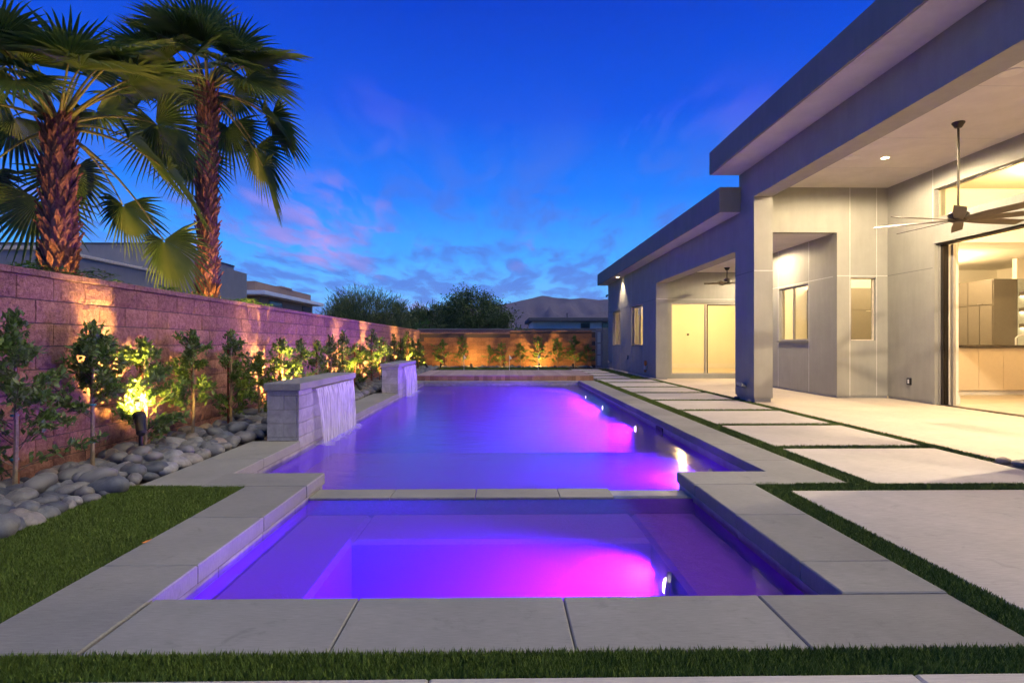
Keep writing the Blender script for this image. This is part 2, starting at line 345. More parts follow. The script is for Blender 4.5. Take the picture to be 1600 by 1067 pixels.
# ------------------------------------------------------------------ ground and hills
g = MB()
def gq(x0, x1, y0, y1, z=-.06): g.add([(x0,y0,z),(x1,y0,z),(x1,y1,z),(x0,y1,z)], [(0,1,2,3)])
gq(-6000, -PX-.03, -3000, 9000); gq(PX+.03, 6000, -3000, 9000); gq(-PX-.03, PX+.03, PY1+.1, 9000); gq(-PX-.03, PX+.03, -3000, 2.5); gq(-PX-.03, -SX-.03, 2.5, 5.2); gq(SX+.03, PX+.03, 2.5, 5.2)
link('ground', g, M['ground'], kind='structure')
def ridge(name, Y, pts, jit, seed):
    g_ = np.random.default_rng(seed); n, rows = 420, 14; xs = np.linspace(pts[0][0], pts[-1][0], n); hs = np.interp(xs, [p[0] for p in pts], [p[1] for p in pts])
    def fbm(u, sc):                                        # smooth 1-D noise in several octaves
        out = 0*u; a = 1.0
        for o in range(5):
            kx = np.arange(0, 4000); kv = g_.uniform(-1, 1, 4000); out = out+a*np.interp(u*sc*2**o+500, kx, kv); a *= .55
        return out
    hs = hs+fbm(xs, 1/(Y*.05))*jit*.35
    b = MB(); off = fbm(xs, 1/(Y*.035))
    for k in range(rows):
        q = k/(rows-1); spur = np.abs(fbm(xs+q*Y*.02, 1/(Y*.04)))*.5+np.abs(off)*.6
        zz = hs*((1-q)**1.25)+(spur-.45)*hs*.34*math.sin(math.pi*min(1, q*1.15))
        yy = Y*(1-.30*q)+fbm(xs+q*900, 1/(Y*.03))*Y*.012
        for i in range(n): b.v.append((xs[i], yy[i], zz[i] if k < rows-1 else -5))
    for k in range(rows-1):
        for i in range(n-1): b.f.append((k*n+i, (k+1)*n+i, (k+1)*n+i+1, k*n+i+1)); b.m.append(0)
    return link(name, b, M['mountain'], kind='structure', smooth=True)
def mp_(px, py, Y): return ((px-784)/FPX*Y, CAM_H+(536.5-py)/FPX*Y)
def prof(Y, l): return [mp_(a, b, Y) for a, b in l]
ridge('mountain', 5000, prof(5000, [(-200,505),(300,500),(560,492),(700,484),(770,478),(800,474),(825,468),(848,462.5),(872,465.5),(890,467.5),(910,466.5),(935,469),(960,467),(1050,474),(1300,480),(1800,505)]), 17, 3)
ridge('foothill', 3600, prof(3600, [(700,520),(800,512),(870,506),(905,497),(930,490),(960,484),(1050,480),(1300,500),(1600,520)]), 13, 5)

# ------------------------------------------------------------------ pool
pool = thing('swimming_pool', (0, 12, 0), 'long rectangular pool of violet lit water between coping and deck', 'pool')
s = MB()
s.box(-PX-.3, -PX, PY0, PY1+.3, -1.5, -.10); s.box(PX, PX+.3, PY0, PY1+.3, -1.5, -.10); s.box(-PX, PX, PY1, PY1+.3, -1.5, -.085)
s.box(-PX, PX, 8.5, PY1, -1.5, -1.15); s.box(-PX, PX, 5.12, 8.5, -1.5, -.42)
s.box(-PX, -SX-.021, 4.721, PY0, -1.5, -.10); s.box(SX+.021, PX, 4.721, PY0, -1.5, -.10)
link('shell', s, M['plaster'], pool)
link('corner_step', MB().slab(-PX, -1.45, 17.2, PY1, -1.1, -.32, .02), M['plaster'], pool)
link('end_ledge', MB().slab(-PX, PX, PY1-.03, PY1+.3, -.10, -.01, .006), M['coping'], pool)
link('water', MB().box(-PX-.06, PX+.06, 5.05, PY1+.06, -1.25, ZP), M['pool_water'], kind='structure')
# coping slabs along both sides
def slabs(parent, x0, x1, ys, z0=-.095, z1=0, name='coping_slab'):
    for a, b in zip(ys[:-1], ys[1:]):
        link(name, MB().slab(x0, x1, a+.0025, b-.0025, z0, z1+random.uniform(-.001,.001), .005), M['coping'], parent)
yr = [4.84] + [5.81+.92*i for i in range(14)] + [18.35]
slabs(pool, PX-.025, 2.88, yr)
slabs(pool, -2.96, -PX+.025, [4.84, 5.97, 7.04]); slabs(pool, -2.96, -PX+.025, [9.66, 10.58, 11.5, 12.42, 13.73]); slabs(pool, -2.96, -PX+.025, [16.42, 17.4, 18.36])
# waterline tiles under the coping
def tiles(parent, x, sgn, ya, yb, z0=-.18, z1=-.10, ln=.61):
    y = ya
    while y < yb-.05:
        y2 = min(y+ln, yb)
        link('waterline_tile', MB().box(*sorted((x, x+sgn*.012)), y+.003, y2-.003, z0, z1-.002), M['stone_tile'] if sgn > 0 and x < 0 else M['pool_tile'], parent); y = y2
tiles(pool, -PX, 1, PY0, PY1); tiles(pool, PX, -1, PY0, PY1)
x = -PX
while x < PX-.05:
    link('waterline_tile', MB().box(x+.003, min(x+.61, PX)-.003, PY1-.012, PY1, -.18, -.102), M['pool_tile'], pool); x += .61
sk = link('skimmer', MB().box(PX-.03, PX-.013, 8.75, 9.1, -.24, -.11), M['black'], pool)

# spa
spa = thing('spa', (0, 3.8, 0), 'raised square spa of magenta lit water in the foreground', 'spa')
s = MB()
FW0, FW1, FX, ZB = 2.95, 4.22, 1.07, -.25
s.box(-SX-.45, -SX-.02, 2.3, 4.72, -1.3, -.10); s.box(SX+.02, SX+.45, 2.3, 4.72, -1.3, -.10); s.box(-SX-.02, SX+.02, 2.3, 2.68, -1.3, -.10)
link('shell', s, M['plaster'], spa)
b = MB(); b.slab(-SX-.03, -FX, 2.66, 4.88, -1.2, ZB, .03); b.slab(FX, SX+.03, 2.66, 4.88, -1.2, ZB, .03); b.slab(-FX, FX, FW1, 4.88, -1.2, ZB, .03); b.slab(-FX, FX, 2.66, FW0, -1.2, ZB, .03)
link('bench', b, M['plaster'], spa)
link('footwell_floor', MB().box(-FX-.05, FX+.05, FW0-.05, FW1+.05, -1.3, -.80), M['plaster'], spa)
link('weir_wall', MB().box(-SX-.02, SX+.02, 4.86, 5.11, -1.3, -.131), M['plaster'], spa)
for a_, b_ in ((-1.585,-.92), (-.92,-.22), (-.22,.48), (.48,.93)):
    link('weir_slab', MB().slab(a_+.003, b_-.003, 4.85, 5.13, -.130, -.106, .004), M['coping'], spa)
link('spillway_slab', MB().slab(.935, 1.585, 4.86, 5.12, -.130, -.121, .003), M['pool_tile'], spa)
link('spa_water', MB().box(-SX-.06, SX+.06, 2.62, 4.92, -1.0, ZS), M['spa_water'], kind='structure')
ys = [2.215, 3.09, 3.94, 4.79]
for a_, b_ in zip(ys[:-1], ys[1:]):
    link('coping_slab', MB().slab(-2.07, -SX, a_+.004, b_-.004, -.095, .006, .006), M['coping'], spa)
for a_, b_ in zip([2.70]+ys[1:-1], ys[1:]):
    link('coping_slab', MB().slab(SX, 2.07, a_+.004, b_-.004, -.095, .006, .006), M['coping'], spa)
link('corner_slab', MB().slab(-2.44, -SX+.005, 4.794, 5.27, -.095, .008, .009), M['coping'], spa)
link('corner_slab', MB().slab(SX-.005, 2.415, 4.794, 5.27, -.095, .008, .009), M['coping'], spa)
xs_ = [-SX+.006, -.65, .28, 1.18, 2.07]
for a_, b_ in zip(xs_[:-1], xs_[1:]):
    link('coping_slab', MB().slab(a_+.0025, b_-.0025, 2.215, 2.696, -.095, 0, .006), M['coping'], spa)
for sg in (-1, 1):
    y = 2.72
    while y < 5.2:
        link('waterline_tile', MB().box(*sorted((sg*(SX+.02), sg*(SX+.007))), y+.003, min(y+.61, 5.24)-.003, -.155, -.098), M['stone_tile'] if sg < 0 else M['pool_tile'], spa); y += .61
# underwater lamps
def pool_lamp(loc, d, label, pw, aim, cone, up=(0,0,0), color=None, group='underwater lamps'):
    t = thing('pool_lamp', loc, label, 'pool lamp', group)
    q = Vector(d).to_track_quat('Z', 'Y').to_euler()
    link('housing', MB().lathe([(.085,-.01),(.085,.012),(.07,.02),(.06,.02)], 20), M['steel'], t, loc=loc, rot=q)
    link('lens', MB().lathe([(.046,.0),(.046,.021),(.036,.03),(.015,.034)], 16), M['lens'], t, loc=loc, rot=q)
    p = Vector(loc)+Vector(d).normalized()*.09
    lamp('violet_light', 'SPOT', p+Vector(up), pw, color or VIO, t, target=p+Vector(up)+Vector(aim), size=.06, spot=cone, blend=1.0)
names = ['nearest', 'second', 'third', 'farthest']
for y, nm, pw in zip((6.7, 10.4, 13.8, 16.6), names, (1700, 3500, 3500, 3100)):
    pool_lamp((PX-.03, y, -.36), (-1, .12, 0), f'{nm} glowing violet lamp set in the right pool wall', pw*POOL_W, (-1,.1,-.70), 138)
pool_lamp((FX-.04, 3.62, -.34), (-1, .35, .12), 'bright lamp in the spa footwell at front right', 2000*SPA_W, (-1,-.30,-.50), 132, (-.02,0,.09), (.13,.005,1.0))

# ------------------------------------------------------------------ waterfall walls
def waterfall(y0, y1, label, wlabel):
    t = thing('waterfall_wall', (-PX-.18, (y0+y1)/2, 0), label, 'waterfall', 'waterfall walls')
    xb, xf, zt = -PX-.37, -PX, .595
    link('core', MB().box(xb+.015, xf-.015, y0+.015, y1-.015, -.1, zt-.005), M['mortar'], t)
    rows = [-.115, .05, .215, .38, .545, zt]
    rows = [-.10, 0.075, .24, .405, .57, zt] if False else [-.10, .04, .205, .37, .535, zt]
    for k in range(5):
        y = y0 - (.30 if k % 2 else 0.0)
        while y < y1-.02:
            a_, b_ = max(y, y0), min(y+.58, y1)
            if b_-a_ > .02: link('tile', MB().box(xf-.02, xf+.004+random.uniform(-.001,.001), a_+.0025, b_-.0025, rows[k]+.0025, rows[k+1]-.0025), M['stone_tile'], t)
            y += .58
        x = xb - (.22 if k % 2 else 0)
        while x < xf-.03:
            a_, b_ = max(x, xb), min(x+.42, xf-.022)
            if b_-a_ > .02 and k > 0: link('tile', MB().box(a_+.0025, b_-.0025, y0-.002, y0+.02, max(rows[k], .001)+.0025, rows[k+1]-.0025), M['stone_tile'], t)
            x += .42
    link('tile', MB().box(xb+.0025, xf-.0245, y0-.002, y0+.02, .003, .0375), M['stone_tile'], t)
    n = 3; ys_ = np.linspace(y0-.03, y1+.03, n+1)
    for a_, b_ in zip(ys_[:-1], ys_[1:]): link('cap_slab', MB().slab(xb-.03, xf+.03, a_+.002, b_-.002, zt, .683, .006), M['coping'], t)
    sy0, sy1 = y0+.48, y1-.25
    link('spout', MB().box(xf+.005, xf+.055, sy0, sy1, zt-.022, zt-.004), M['steel'], t)
    # falling sheet: a curved, rippled ribbon
    me = MB(); nu, nv = 60, 14; vs_ = []
    for j in range(nv+1):
        q = j/nv; z = (zt-.012)*(1-q*q) + (ZP+.0)*q*q
        for i in range(nu+1):
            r = i/nu; y = sy0+.01+(sy1-sy0-.02)*(r + (.5-r)*.07*q)
            vs_.append((xf+.05+.075*q+.010*math.sin(r*75+2*math.sin(r*9))*(1-q*.4)+.006*math.sin(r*191), y, z))
    fs_ = [(j*(nu+1)+i, j*(nu+1)+i+1, (j+1)*(nu+1)+i+1, (j+1)*(nu+1)+i) for j in range(nv) for i in range(nu)]
    me.add(vs_, fs_); link('water_sheet', me, M['fall'], t, smooth=True)
    fo = MB(); nu = 40
    for i in range(nu+1):
        y = sy0-.05+(sy1-sy0+.1)*i/nu; e = .10+.05*math.sin(i*1.7)+.04*math.sin(i*.61+y0); fo.v += [(xf+.045, y, ZP+.006), (xf+.12, y, ZP+.014), (xf+.14+e, y, ZP+.004)]
    for i in range(nu):
        for k in range(2): fo.f.append((i*3+k, i*3+k+1, i*3+k+4, i*3+k+3)); fo.m.append(0)
    link('splash_foam', fo, M['foam'], t, smooth=True)
waterfall(7.05, 9.64, 'nearer grey stone wall with water sheet falling into the pool', '')
waterfall(13.75, 16.4, 'farther grey stone wall with water sheet beside the wood deck', '')

# ------------------------------------------------------------------ wood deck
deck = thing('wood_deck', (.1, 20, 0), 'low wooden deck across the far end of the pool', 'deck')
link('frame', MB().box(-2.62, 2.84, 18.46, 21.86, -.04, .135), M['black'], deck)
nb = 40; bw = (2.88+2.66)/nb
for i in range(nb):
    x0 = -2.66+i*bw
    link('deck_board', MB().slab(x0+.003, x0+bw-.003, 18.425, 21.9, .14, .168+random.uniform(-.001,.001), .003), M['wood_top'], deck)
    link('fascia_board', MB().slab(x0+.002, x0+bw-.002, 18.43+random.uniform(-.002,.002), 18.455, -.03, .1385, .002), M['wood'], deck)
for i in range(24):
    y0 = 18.46+i*.1425
    link('fascia_board', MB().slab(2.845, 2.87, y0+.002, y0+.1405, -.03, .1385, .002), M['wood'], deck)

# ------------------------------------------------------------------ paving
walk = link('paved_walk', MB().box(PX+.05, XF-.05, 2.0, 26.6, -.055, -.035), M['ground'], kind='structure')
cross = [4.72+1.81*i for i in range(13)]
link('concrete_pad', MB().slab(2.265, 9.0, 2.2, 4.60, -.034, .0, .008), M['pad'], walk)
for a_, b_ in zip(cross[:-1], cross[1:]):
    x0 = 3.09 if a_ < 17.5 else 3.09
    link('concrete_pad', MB().slab(x0, 4.79, a_+.09, b_-.09, -.034, random.uniform(-.001,.002), .008), M['pad'], walk)
near = link('near_paving', MB().box(-6, 9, -3, 2.03, -.05, -.03), M['ground'], kind='structure')
for i in range(6): link('concrete_pad', MB().slab(-4.2+i*1.7+.55, -4.2+(i+1)*1.7+.545, -2.5, 2.045, -.03, .0, .008), M['pad'], near)
patio = link('patio', MB().slab(4.945, 14, -3, 12.44, -.05, .004, .006), M['patio'], kind='structure')
link('patio_slab', MB().slab(4.945, 14, 12.448, 19.6, -.05, .004, .006), M['patio'], patio)

# artificial turf: backing plus blades
def turf(rects, dens, hgt, name='artificial_turf', z=-.008, wid=.004):
    V = []; bk = MB()
    for (x0, x1, y0, y1) in rects:
        bk.add([(x0,y0,z),(x1,y0,z),(x1,y1,z),(x0,y1,z)], [(0,1,2,3)], 1)
        n = int((x1-x0)*(y1-y0)*dens)
        p = np.stack([rng.uniform(x0, x1, n), rng.uniform(y0, y1, n), np.full(n, z-.002)], 1)
        th = rng.uniform(0, 2*np.pi, n); wv = np.stack([np.cos(th), np.sin(th), 0*th], 1)*wid*rng.uniform(.7, 1.4, n)[:, None]
        ln = rng.uniform(0, 2*np.pi, n); h = hgt*rng.uniform(.55, 1.1, n)
        tip = p + np.stack([np.cos(ln)*h*.45, np.sin(ln)*h*.45, h], 1)
        V.append(np.stack([p-wv, p+wv, tip], 1).reshape(-1, 3))
    V = np.concatenate(V); nb_ = len(bk.v); F = np.arange(len(V)).reshape(-1, 3)
    quads = np.array(bk.f)
    tri = np.concatenate([quads[:, [0,1,2]], quads[:, [0,2,3]]])
    me = np_mesh(name, np.concatenate([np.array(bk.v), V]), np.concatenate([tri, F+nb_]))
    mi = np.zeros(len(me.polygons), dtype=np.int32); mi[:len(tri)] = 1; me.polygons.foreach_set('material_index', mi)
    return link(name, me, [M['turf'], M['turf_base']], label=None, kind='stuff')
def tlab(o, lab): tag(o, lab, 'grass')
tlab(turf([(-4.2, 4.2, 2.045, 2.21)], 42000, .032), 'narrow strip of artificial grass across the very front')
tlab(turf([(-3.02, -2.075, 1.6, 4.835)], 30000, .024), 'wedge of artificial grass beside the river stones')
tlab(turf([(2.075, 2.262, 2.1, 4.83), (2.262, 9.0, 4.61, 4.80), (2.42, 2.885, 4.72, 4.83)], 30000, .027), 'artificial grass strip bordering the spa and first large pad')
tlab(turf([(2.885, 3.085, 4.8, 18.4)], 14000, .028), 'long artificial grass strip beside the right pool coping')
tlab(turf([(3.085, 4.79, c_-.085, c_+.085) for c_ in cross[1:]], 9000, .032), 'short cross strips of grass between the concrete pads')
tlab(turf([(4.795, 4.94, 5.75, 11.3), (4.795, 4.94, 11.3, 19.0), (4.3, 4.9, 19.0, 26.5)], 9000, .032), 'artificial grass strip between pads and house patio')
tlab(turf([(-2.9, 3.08, 21.92, 28.3)], 1500, .022, wid=.009), 'putting green of short grass behind the deck')

# ------------------------------------------------------------------ block walls
def block_meshes(n, ly, hz, depth, seed):
    out = []; r_ = random.Random(seed)
    for k in range(n):
        b = MB(); nu, nv = 6, 4
        for j in range(nv+1):
            for i in range(nu+1):
                e = i in (0, nu) or j in (0, nv)
                b.v.append((0 if e else .004+r_.random()*.012, -ly/2+ly*i/nu, hz*j/nv))
        for j in range(nv):
            for i in range(nu): b.f.append((j*(nu+1)+i, j*(nu+1)+i+1, (j+1)*(nu+1)+i+1, (j+1)*(nu+1)+i)); b.m.append(0)
        o_ = len(b.v); b.v += [(-depth,-ly/2,0),(-depth,ly/2,0),(-depth,ly/2,hz),(-depth,-ly/2,hz)]
        c0, c1, c2, c3 = 0, nu, nv*(nu+1)+nu, nv*(nu+1)
        b.f += [(c0,o_,o_+1,c1),(c1,o_+1,o_+2,c2),(c2,o_+2,o_+3,c3),(c3,o_+3,o_,c0)]; b.m += [0]*4
        out.append(b)
    return out
BL, BH = .4064, .2032
wall = thing('block_wall', (WL-.1, 16, 0), 'long pink split face block wall along the left side', 'wall')
link('core', MB().box(WL-.19, WL-.012, 2.0, YF+.2, -.1, 1.742), M['mortar'], wall)
bms = block_meshes(8, BL-.010, BH-.010, .012, 4); bme = []
for b in bms:
    me = b.mesh('block'); me.materials.append(M['block']); bme.append(me)
far_b = MB(); cnt = 0; top = 1.742
cells = []
for r in range(9):
    z0 = top-(r+1)*BH; y = 3.0+(.5*BL if r % 2 else 0)+.17
    while y < YF+.1:
        cells.append((y, z0)); y += BL
cells.sort()
for i, (y, z0) in enumerate(cells):
    if i < 300: link('block', random.choice(bme), None, wall, loc=(WL+random.uniform(-.003,.003), y, z0+.005))
    else:
        b = random.choice(bms); far_b.add([(p[0]+WL, p[1]+y, p[2]+z0+.005) for p in b.v], b.f)
link('far_blocks', far_b, M['block'], wall, kind='stuff')
capm = MB().slab(-.10, .115, -BL/2+.004, BL/2-.004, 0, .057, .006).mesh('cap'); capm.materials.append(M['cap'])
y = 3.1
while y < YF+.1:
    link('cap_block', capm, None, wall, loc=(WL-.10+.0, y, 1.745), rot=(0, 0, random.uniform(-.006,.006))); y += BL
fw = thing('far_block_wall', (.3, YF+.1, 0), 'orange lit tan block wall at the far end of the yard', 'wall')
link('core', MB().box(WL, 4.66, YF+.012, YF+.19, -.1, 1.63), M['mortar'], fw)
link('core', MB().box(.35, 4.66, YF+.014, YF+.188, 1.63, 1.73), M['mortar'], fw)
fbm = []
for b in block_meshes(4, BL-.008, BH-.008, .012, 9):
    b2 = MB(); b2.add([(p[1], -p[0]*.35, p[2]) for p in b.v], [tuple(reversed(f)) for f in b.f] if False else b.f); me = b2.mesh('block'); me.materials.append(M['far_block']); fbm.append(me)
for r in range(9):
    z0 = -.10+r*BH*.953; x = WL+(.5*BL if r % 2 else 0)+BL/2
    while x < 4.62:
        if not (r == 8 and x < .35): link('block', random.choice(fbm), None, fw, loc=(x, YF, z0+.004)).scale = (1, 1, .953)
        x += BL
capf = MB().slab(-BL/2+.003, BL/2-.003, -.02, .2, 0, .055, .005).mesh('cap'); capf.materials.append(M['cap'])
x = WL+.2
while x < 4.6:
    link('cap_block', capf, None, fw, loc=(x, YF, 1.632 if x < .35 else 1.733)); x += BL
nw = thing('rear_neighbour_wall', (-2, 30.4, 0), 'dull red wall top showing behind the far block wall', 'wall')
link('wall_face', MB().box(-4.3, .6, 30.2, 30.4, -.1, 1.86), M['cap'], nw); link('wall_cap', MB().slab(-4.32, .62, 30.17, 30.43, 1.86, 1.91), M['n_grey'], nw)

# ------------------------------------------------------------------ river stones
def pebble_mesh(seed):
    r_ = random.Random(seed); b = MB(); nu, nv = 12, 7
    ph = [r_.uniform(0, 6.28) for _ in range(6)]; ex, ey = r_.uniform(.85,1.15), r_.uniform(.62,.9); ez = r_.uniform(.42,.6)
    for j in range(nv+1):
        la = -math.pi/2+math.pi*j/nv
        for i in range(nu):
            lo = 2*math.pi*i/nu; k = 1+.09*math.sin(2*lo+ph[0])+.06*math.sin(3*lo+ph[1]+la)+.05*math.sin(2*la+ph[2]+lo)
            cl = math.cos(la)**.85 if math.cos(la) > 0 else 0
            b.v.append((ex*k*cl*math.cos(lo), ey*k*cl*math.sin(lo), ez*k*math.sin(la)))
    for j in range(nv):
        for i in range(nu): b.f.append((j*nu+i, j*nu+(i+1) % nu, (j+1)*nu+(i+1) % nu, (j+1)*nu+i)); b.m.append(0)
    return b
pbs = [pebble_mesh(i) for i in range(10)]; pms = []
for b in pbs:
    me = b.mesh('river_stone', True); me.materials.append(M['pebble']); pms.append(me)
def edge_in(y): return -2.98 if y < 4.84 or 7.0 < y < 9.7 or 13.7 < y < 16.5 else -3.02
pts = []
y = 3.6
while y < 28.6:
    sp = .145 if y < 10 else .21
    x = WL+.07+random.uniform(0, .1)
    while x < -3.0:
        pts.append((x+random.uniform(-.05,.05), y+random.uniform(-.05,.05), 0)); x += sp*random.uniform(.8,1.2)
    y += sp*.85
far_p = MB(); ind = 0
def stone_label(x, y, z):
    a = 'resting on top of others' if z > .072 else ('at the foot of the pink wall' if x < -3.7 else ('in the middle of the bed' if x < -3.35 else 'along the open bed edge'))
    b = 'left of the first shrub' if y < 4.4 else ('beside the grass wedge' if y < 4.95 else ('near the black spotlight' if y < 6.3 else ('before the nearer waterfall wall' if y < 7.1 else 'behind the nearer waterfall wall')))
    return f'smooth grey river stone {a}, {b}'
def add_stone(x, y, z, rad):
    global ind
    e = (random.uniform(-.3,.3), random.uniform(-.3,.3), random.uniform(0, 6.28)); k = random.randrange(10)
    if ind < 300 and y < 9.8:
        o = link('river_stone', pms[k], None, loc=(x, y, z), rot=e, label=stone_label(x, y, z), cat='stone', group='river stones '+stone_label(x, y, z)[24:]); o.scale = (rad,)*3; ind += 1
    else:
        mt = Matrix.Translation((x,y,z)) @ Vector((0,0,0)).to_track_quat('Z','Y').to_matrix().to_4x4() if False else Matrix.LocRotScale(Vector((x,y,z)), __import__('mathutils').Euler(e), Vector((rad,)*3))
        far_p.add([mt @ Vector(p) for p in pbs[k].v], pbs[k].f)
bigs = []
for (x, y, z) in pts:
    if x > -3.06: x = -3.06-random.random()*.03
    rad = random.choice((.06,.075,.09,.105,.125,.145)) if y < 10 else random.uniform(.08,.15)
    add_stone(x, y, -.035+rad*.35+random.uniform(0,.02), rad)
for i in range(26):
    add_stone(random.uniform(-3.9,-3.15), random.uniform(4.3,9.5), .075+random.uniform(0,.02), random.uniform(.09,.14))
# stones along the far wall and by the house
for i in range(150): add_stone(random.uniform(-3.9,4.5), random.uniform(28.35,29.0), random.uniform(-.03,.04), random.uniform(.06,.12)) if True else None
o = link('distant_river_stones', far_p, M['pebble'], smooth=True, label='distant grey river stones along the walls', cat='stone', kind='stuff')
hp = MB()
for i in range(150):
    y = random.uniform(18.7, 27.0); k = random.randrange(10); rad = random.uniform(.03,.06)
    hp.add([Vector((4.9+random.uniform(-.07,.04), y, .015))+Vector(p)*rad for p in pbs[k].v], pbs[k].f)
link('white_gravel', hp, M['cream'], smooth=True, label='pale gravel strip at the foot of the far house wall', cat='gravel', kind='stuff')
for i, (x, y, rad) in enumerate(((4.86,5.62,.075),(4.93,5.5,.08),(4.9,11.6,.06),(4.9,12.2,.07))):
    o = link('drain_stone', pms[i], None, loc=(x, y, .02), label=('small stone at the right picture edge beside the grass strip' if i < 2 else 'small dark stone at the far column foot beside the flood lamp'), cat='stone', group='stones at the column feet'); o.scale = (rad,)*3

# ------------------------------------------------------------------ shrubs
def leaf_np(P, D, Nn, ln, wd):
    """P base points, D directions, Nn rough normals -> verts,faces of folded leaves"""
    D = D/np.linalg.norm(D, axis=1)[:, None]; S = np.cross(D, Nn); S /= np.linalg.norm(S, axis=1)[:, None]+1e-9; U = np.cross(S, D)
    ln = ln[:, None]; wd = wd[:, None]
    b = P; ml = P+D*ln*.55-S*wd*.5+U*wd*.18; mm = P+D*ln*.5; mr = P+D*ln*.55+S*wd*.5+U*wd*.18; tp = P+D*ln-U*ln*.08
    V = np.stack([b, ml, mm, mr, tp], 1).reshape(-1, 3); n = len(P); o = (np.arange(n)*5)[:, None]
    F = np.concatenate([o+np.array([0,2,1]), o+np.array([0,3,2]), o+np.array([1,2,4]), o+np.array([2,3,4])])
    return V, F
def shrub_parts(h, nl, spread, seed, lsz=.065, low=.12):
    g_ = np.random.default_rng(seed); twig = MB(); P = []; D = []
    nbr = int(10+h*12)
    for i in range(nbr):
        t = low+(1-low)*(i+g_.random())/nbr; a = g_.random()*2*np.pi; z0 = h*t*.86
        rr = spread*(1.05-.62*t)*(.45+.65*g_.random())*(1 if g_.random() > .12 else 1.5)
        up = .25+.5*g_.random()
        e = np.array([math.cos(a)*rr, math.sin(a)*rr, z0+rr*up]); s0 = np.array([.01*math.cos(a), .01*math.sin(a), z0])
        mid = (s0+e)/2+np.array([0, 0, rr*.12]); twig.tube([s0, mid, e], [.005, .004, .0015], 4, False)
        k = max(3, int(nl/nbr))
        for j in range(k):
            q = .18+.86*g_.random()**.75; p = s0*(1-q)**2+2*q*(1-q)*mid+q*q*e+g_.normal(0, .022, 3)
            d = (e-s0)/np.linalg.norm(e-s0)*.6+g_.normal(0, .62, 3)+np.array([0,0,.35]); P.append(p); D.append(d)
    for j in range(int(nl*.10)):
        P.append(np.array([g_.normal(0,.03), g_.normal(0,.03), h*(.82+.18*g_.random())])); D.append(g_.normal(0,.5,3)+np.array([0,0,.8]))
    P = np.array(P); D = np.array(D); n = len(P)
    V, F = leaf_np(P, D, g_.normal(0,.5,(n,3))+np.array([0,0,1.]), lsz*g_.uniform(.7,1.25,n), lsz*.46*g_.uniform(.8,1.2,n))
    return V, F, twig
def make_shrub(h, nl, spread, seed, loc, label, group, stake=True, lsz=.065, low=.12, ties=False):
    t = thing('ficus_shrub', loc, label, 'shrub', group)
    V, F, tw = shrub_parts(h, nl, spread, seed, lsz, low)
    r_ = random.Random(seed)
    link('foliage', np_mesh('foliage', V, F), M['leaf'], t, loc=loc)
    st = MB(); st.tube([(0,0,-.05),(.012*r_.uniform(-1,1),.01,h*.35),(.0,.012*r_.uniform(-1,1),h*.7),(0,0,h*.93)], [.019,.016,.011,.004], 7); link('stem', st, M['pale_bark'], t, loc=loc)
    link('twigs', tw, M['bark'], t, loc=loc)
    if stake:
        sx, sy = r_.uniform(-.035,.035), r_.uniform(.02,.05)
        link('stake', MB().box(sx-.035-.011, sx-.035+.011, sy-.011, sy+.011, -.05, min(1.34, h*1.04)), M['rust'], t, loc=loc)
    if ties:
        for z in (.28, .62): link('tie', MB().lathe([(.026,-.008),(.03,0),(.026,.008)], 10, (-.01,.015,z)), M['teal_tie'], t, loc=loc)
    return t
def at(px, Y, z=0): return ((px-784)/FPX*Y, Y, z)
near_s = [(40,4.62,1.40,620,.40,'big leafy shrub with teal ties at the left picture edge'),(155,5.42,1.34,520,.36,'shrub with bare pale lower stem left of the spotlight'),
          (240,6.2,1.20,620,.36,'shrub blazing yellow in the light of the black spotlight'),(312,7.15,1.30,460,.30,'slim shrub just right of the brightly lit one'),
          (372,8.15,1.32,420,.30,'tall slim dark shrub left of the nearer waterfall wall'),(414,9.1,1.02,380,.32,'short shrub whose stake stands above it, behind the nearer waterfall'),
          (452,10.05,1.22,380,.28,'dark shrub beside the second glowing wall streak'),(478,10.95,1.22,340,.26,'shrub right at the second glowing streak on the wall')]
for i, (px, Y, h, nl, sp, lab) in enumerate(near_s):
    make_shrub(h, int(nl*3.3), sp*1.32, 20+i, (-3.72+(-.05 if i == 0 else 0), Y, -.02), lab, 'shrubs along the left wall', True, .068, .42 if i == 1 else (.3 if i == 3 else .1), i < 2)
pr = [make_shrub(1.2+.12*k, 800, .38, 50+k, (-3.7, 11.9+.95*k, -.02), f'{["first","second","third"][k]} shrub past the second glowing wall streak', 'shrubs along the left wall', True, .075) for k in range(3)]
ords = ['fourth','fifth','sixth','seventh','eighth','ninth','tenth','eleventh','twelfth','thirteenth','fourteenth','fifteenth']
for k in range(13):
    y = 14.75+k*1.0
    copy_tree(pr[k % 3], (-3.7+random.uniform(-.08,.08), y+random.uniform(-.15,.15), -.02), random.uniform(0,6.28), (lambda q: (q*random.uniform(.85,1.3), q*random.uniform(.85,1.3), q))(random.uniform(.75,1.12)), f'{ords[k]} shrub past the second glowing wall streak' if k < 12 else 'last shrub in the corner of the two block walls')
fl = [(692,'narrow shrub nearest the left corner of the far wall'),(722,'wide spreading shrub above the left far spotlight'),(765,'upright shrub left of the white flag in the middle'),(783,'thin shrub just left of the middle flag pole'),
      (813,'dark narrow shrub left of the brightly lit far shrub'),(841,'brightly lit yellow shrub on the far wall'),(871,'bushy shrub right of the brightly lit far shrub'),(898,'second last shrub before the gate on the far wall'),(919,'last tall shrub before the gate on the far wall')]
fp = [make_shrub(1.35+.15*k, 900, .52, 70+k, ((fl[k][0]-784)/FPX*28.7, 28.7, -.02), fl[k][1], 'shrubs along the far wall', False, .085) for k in range(2)]
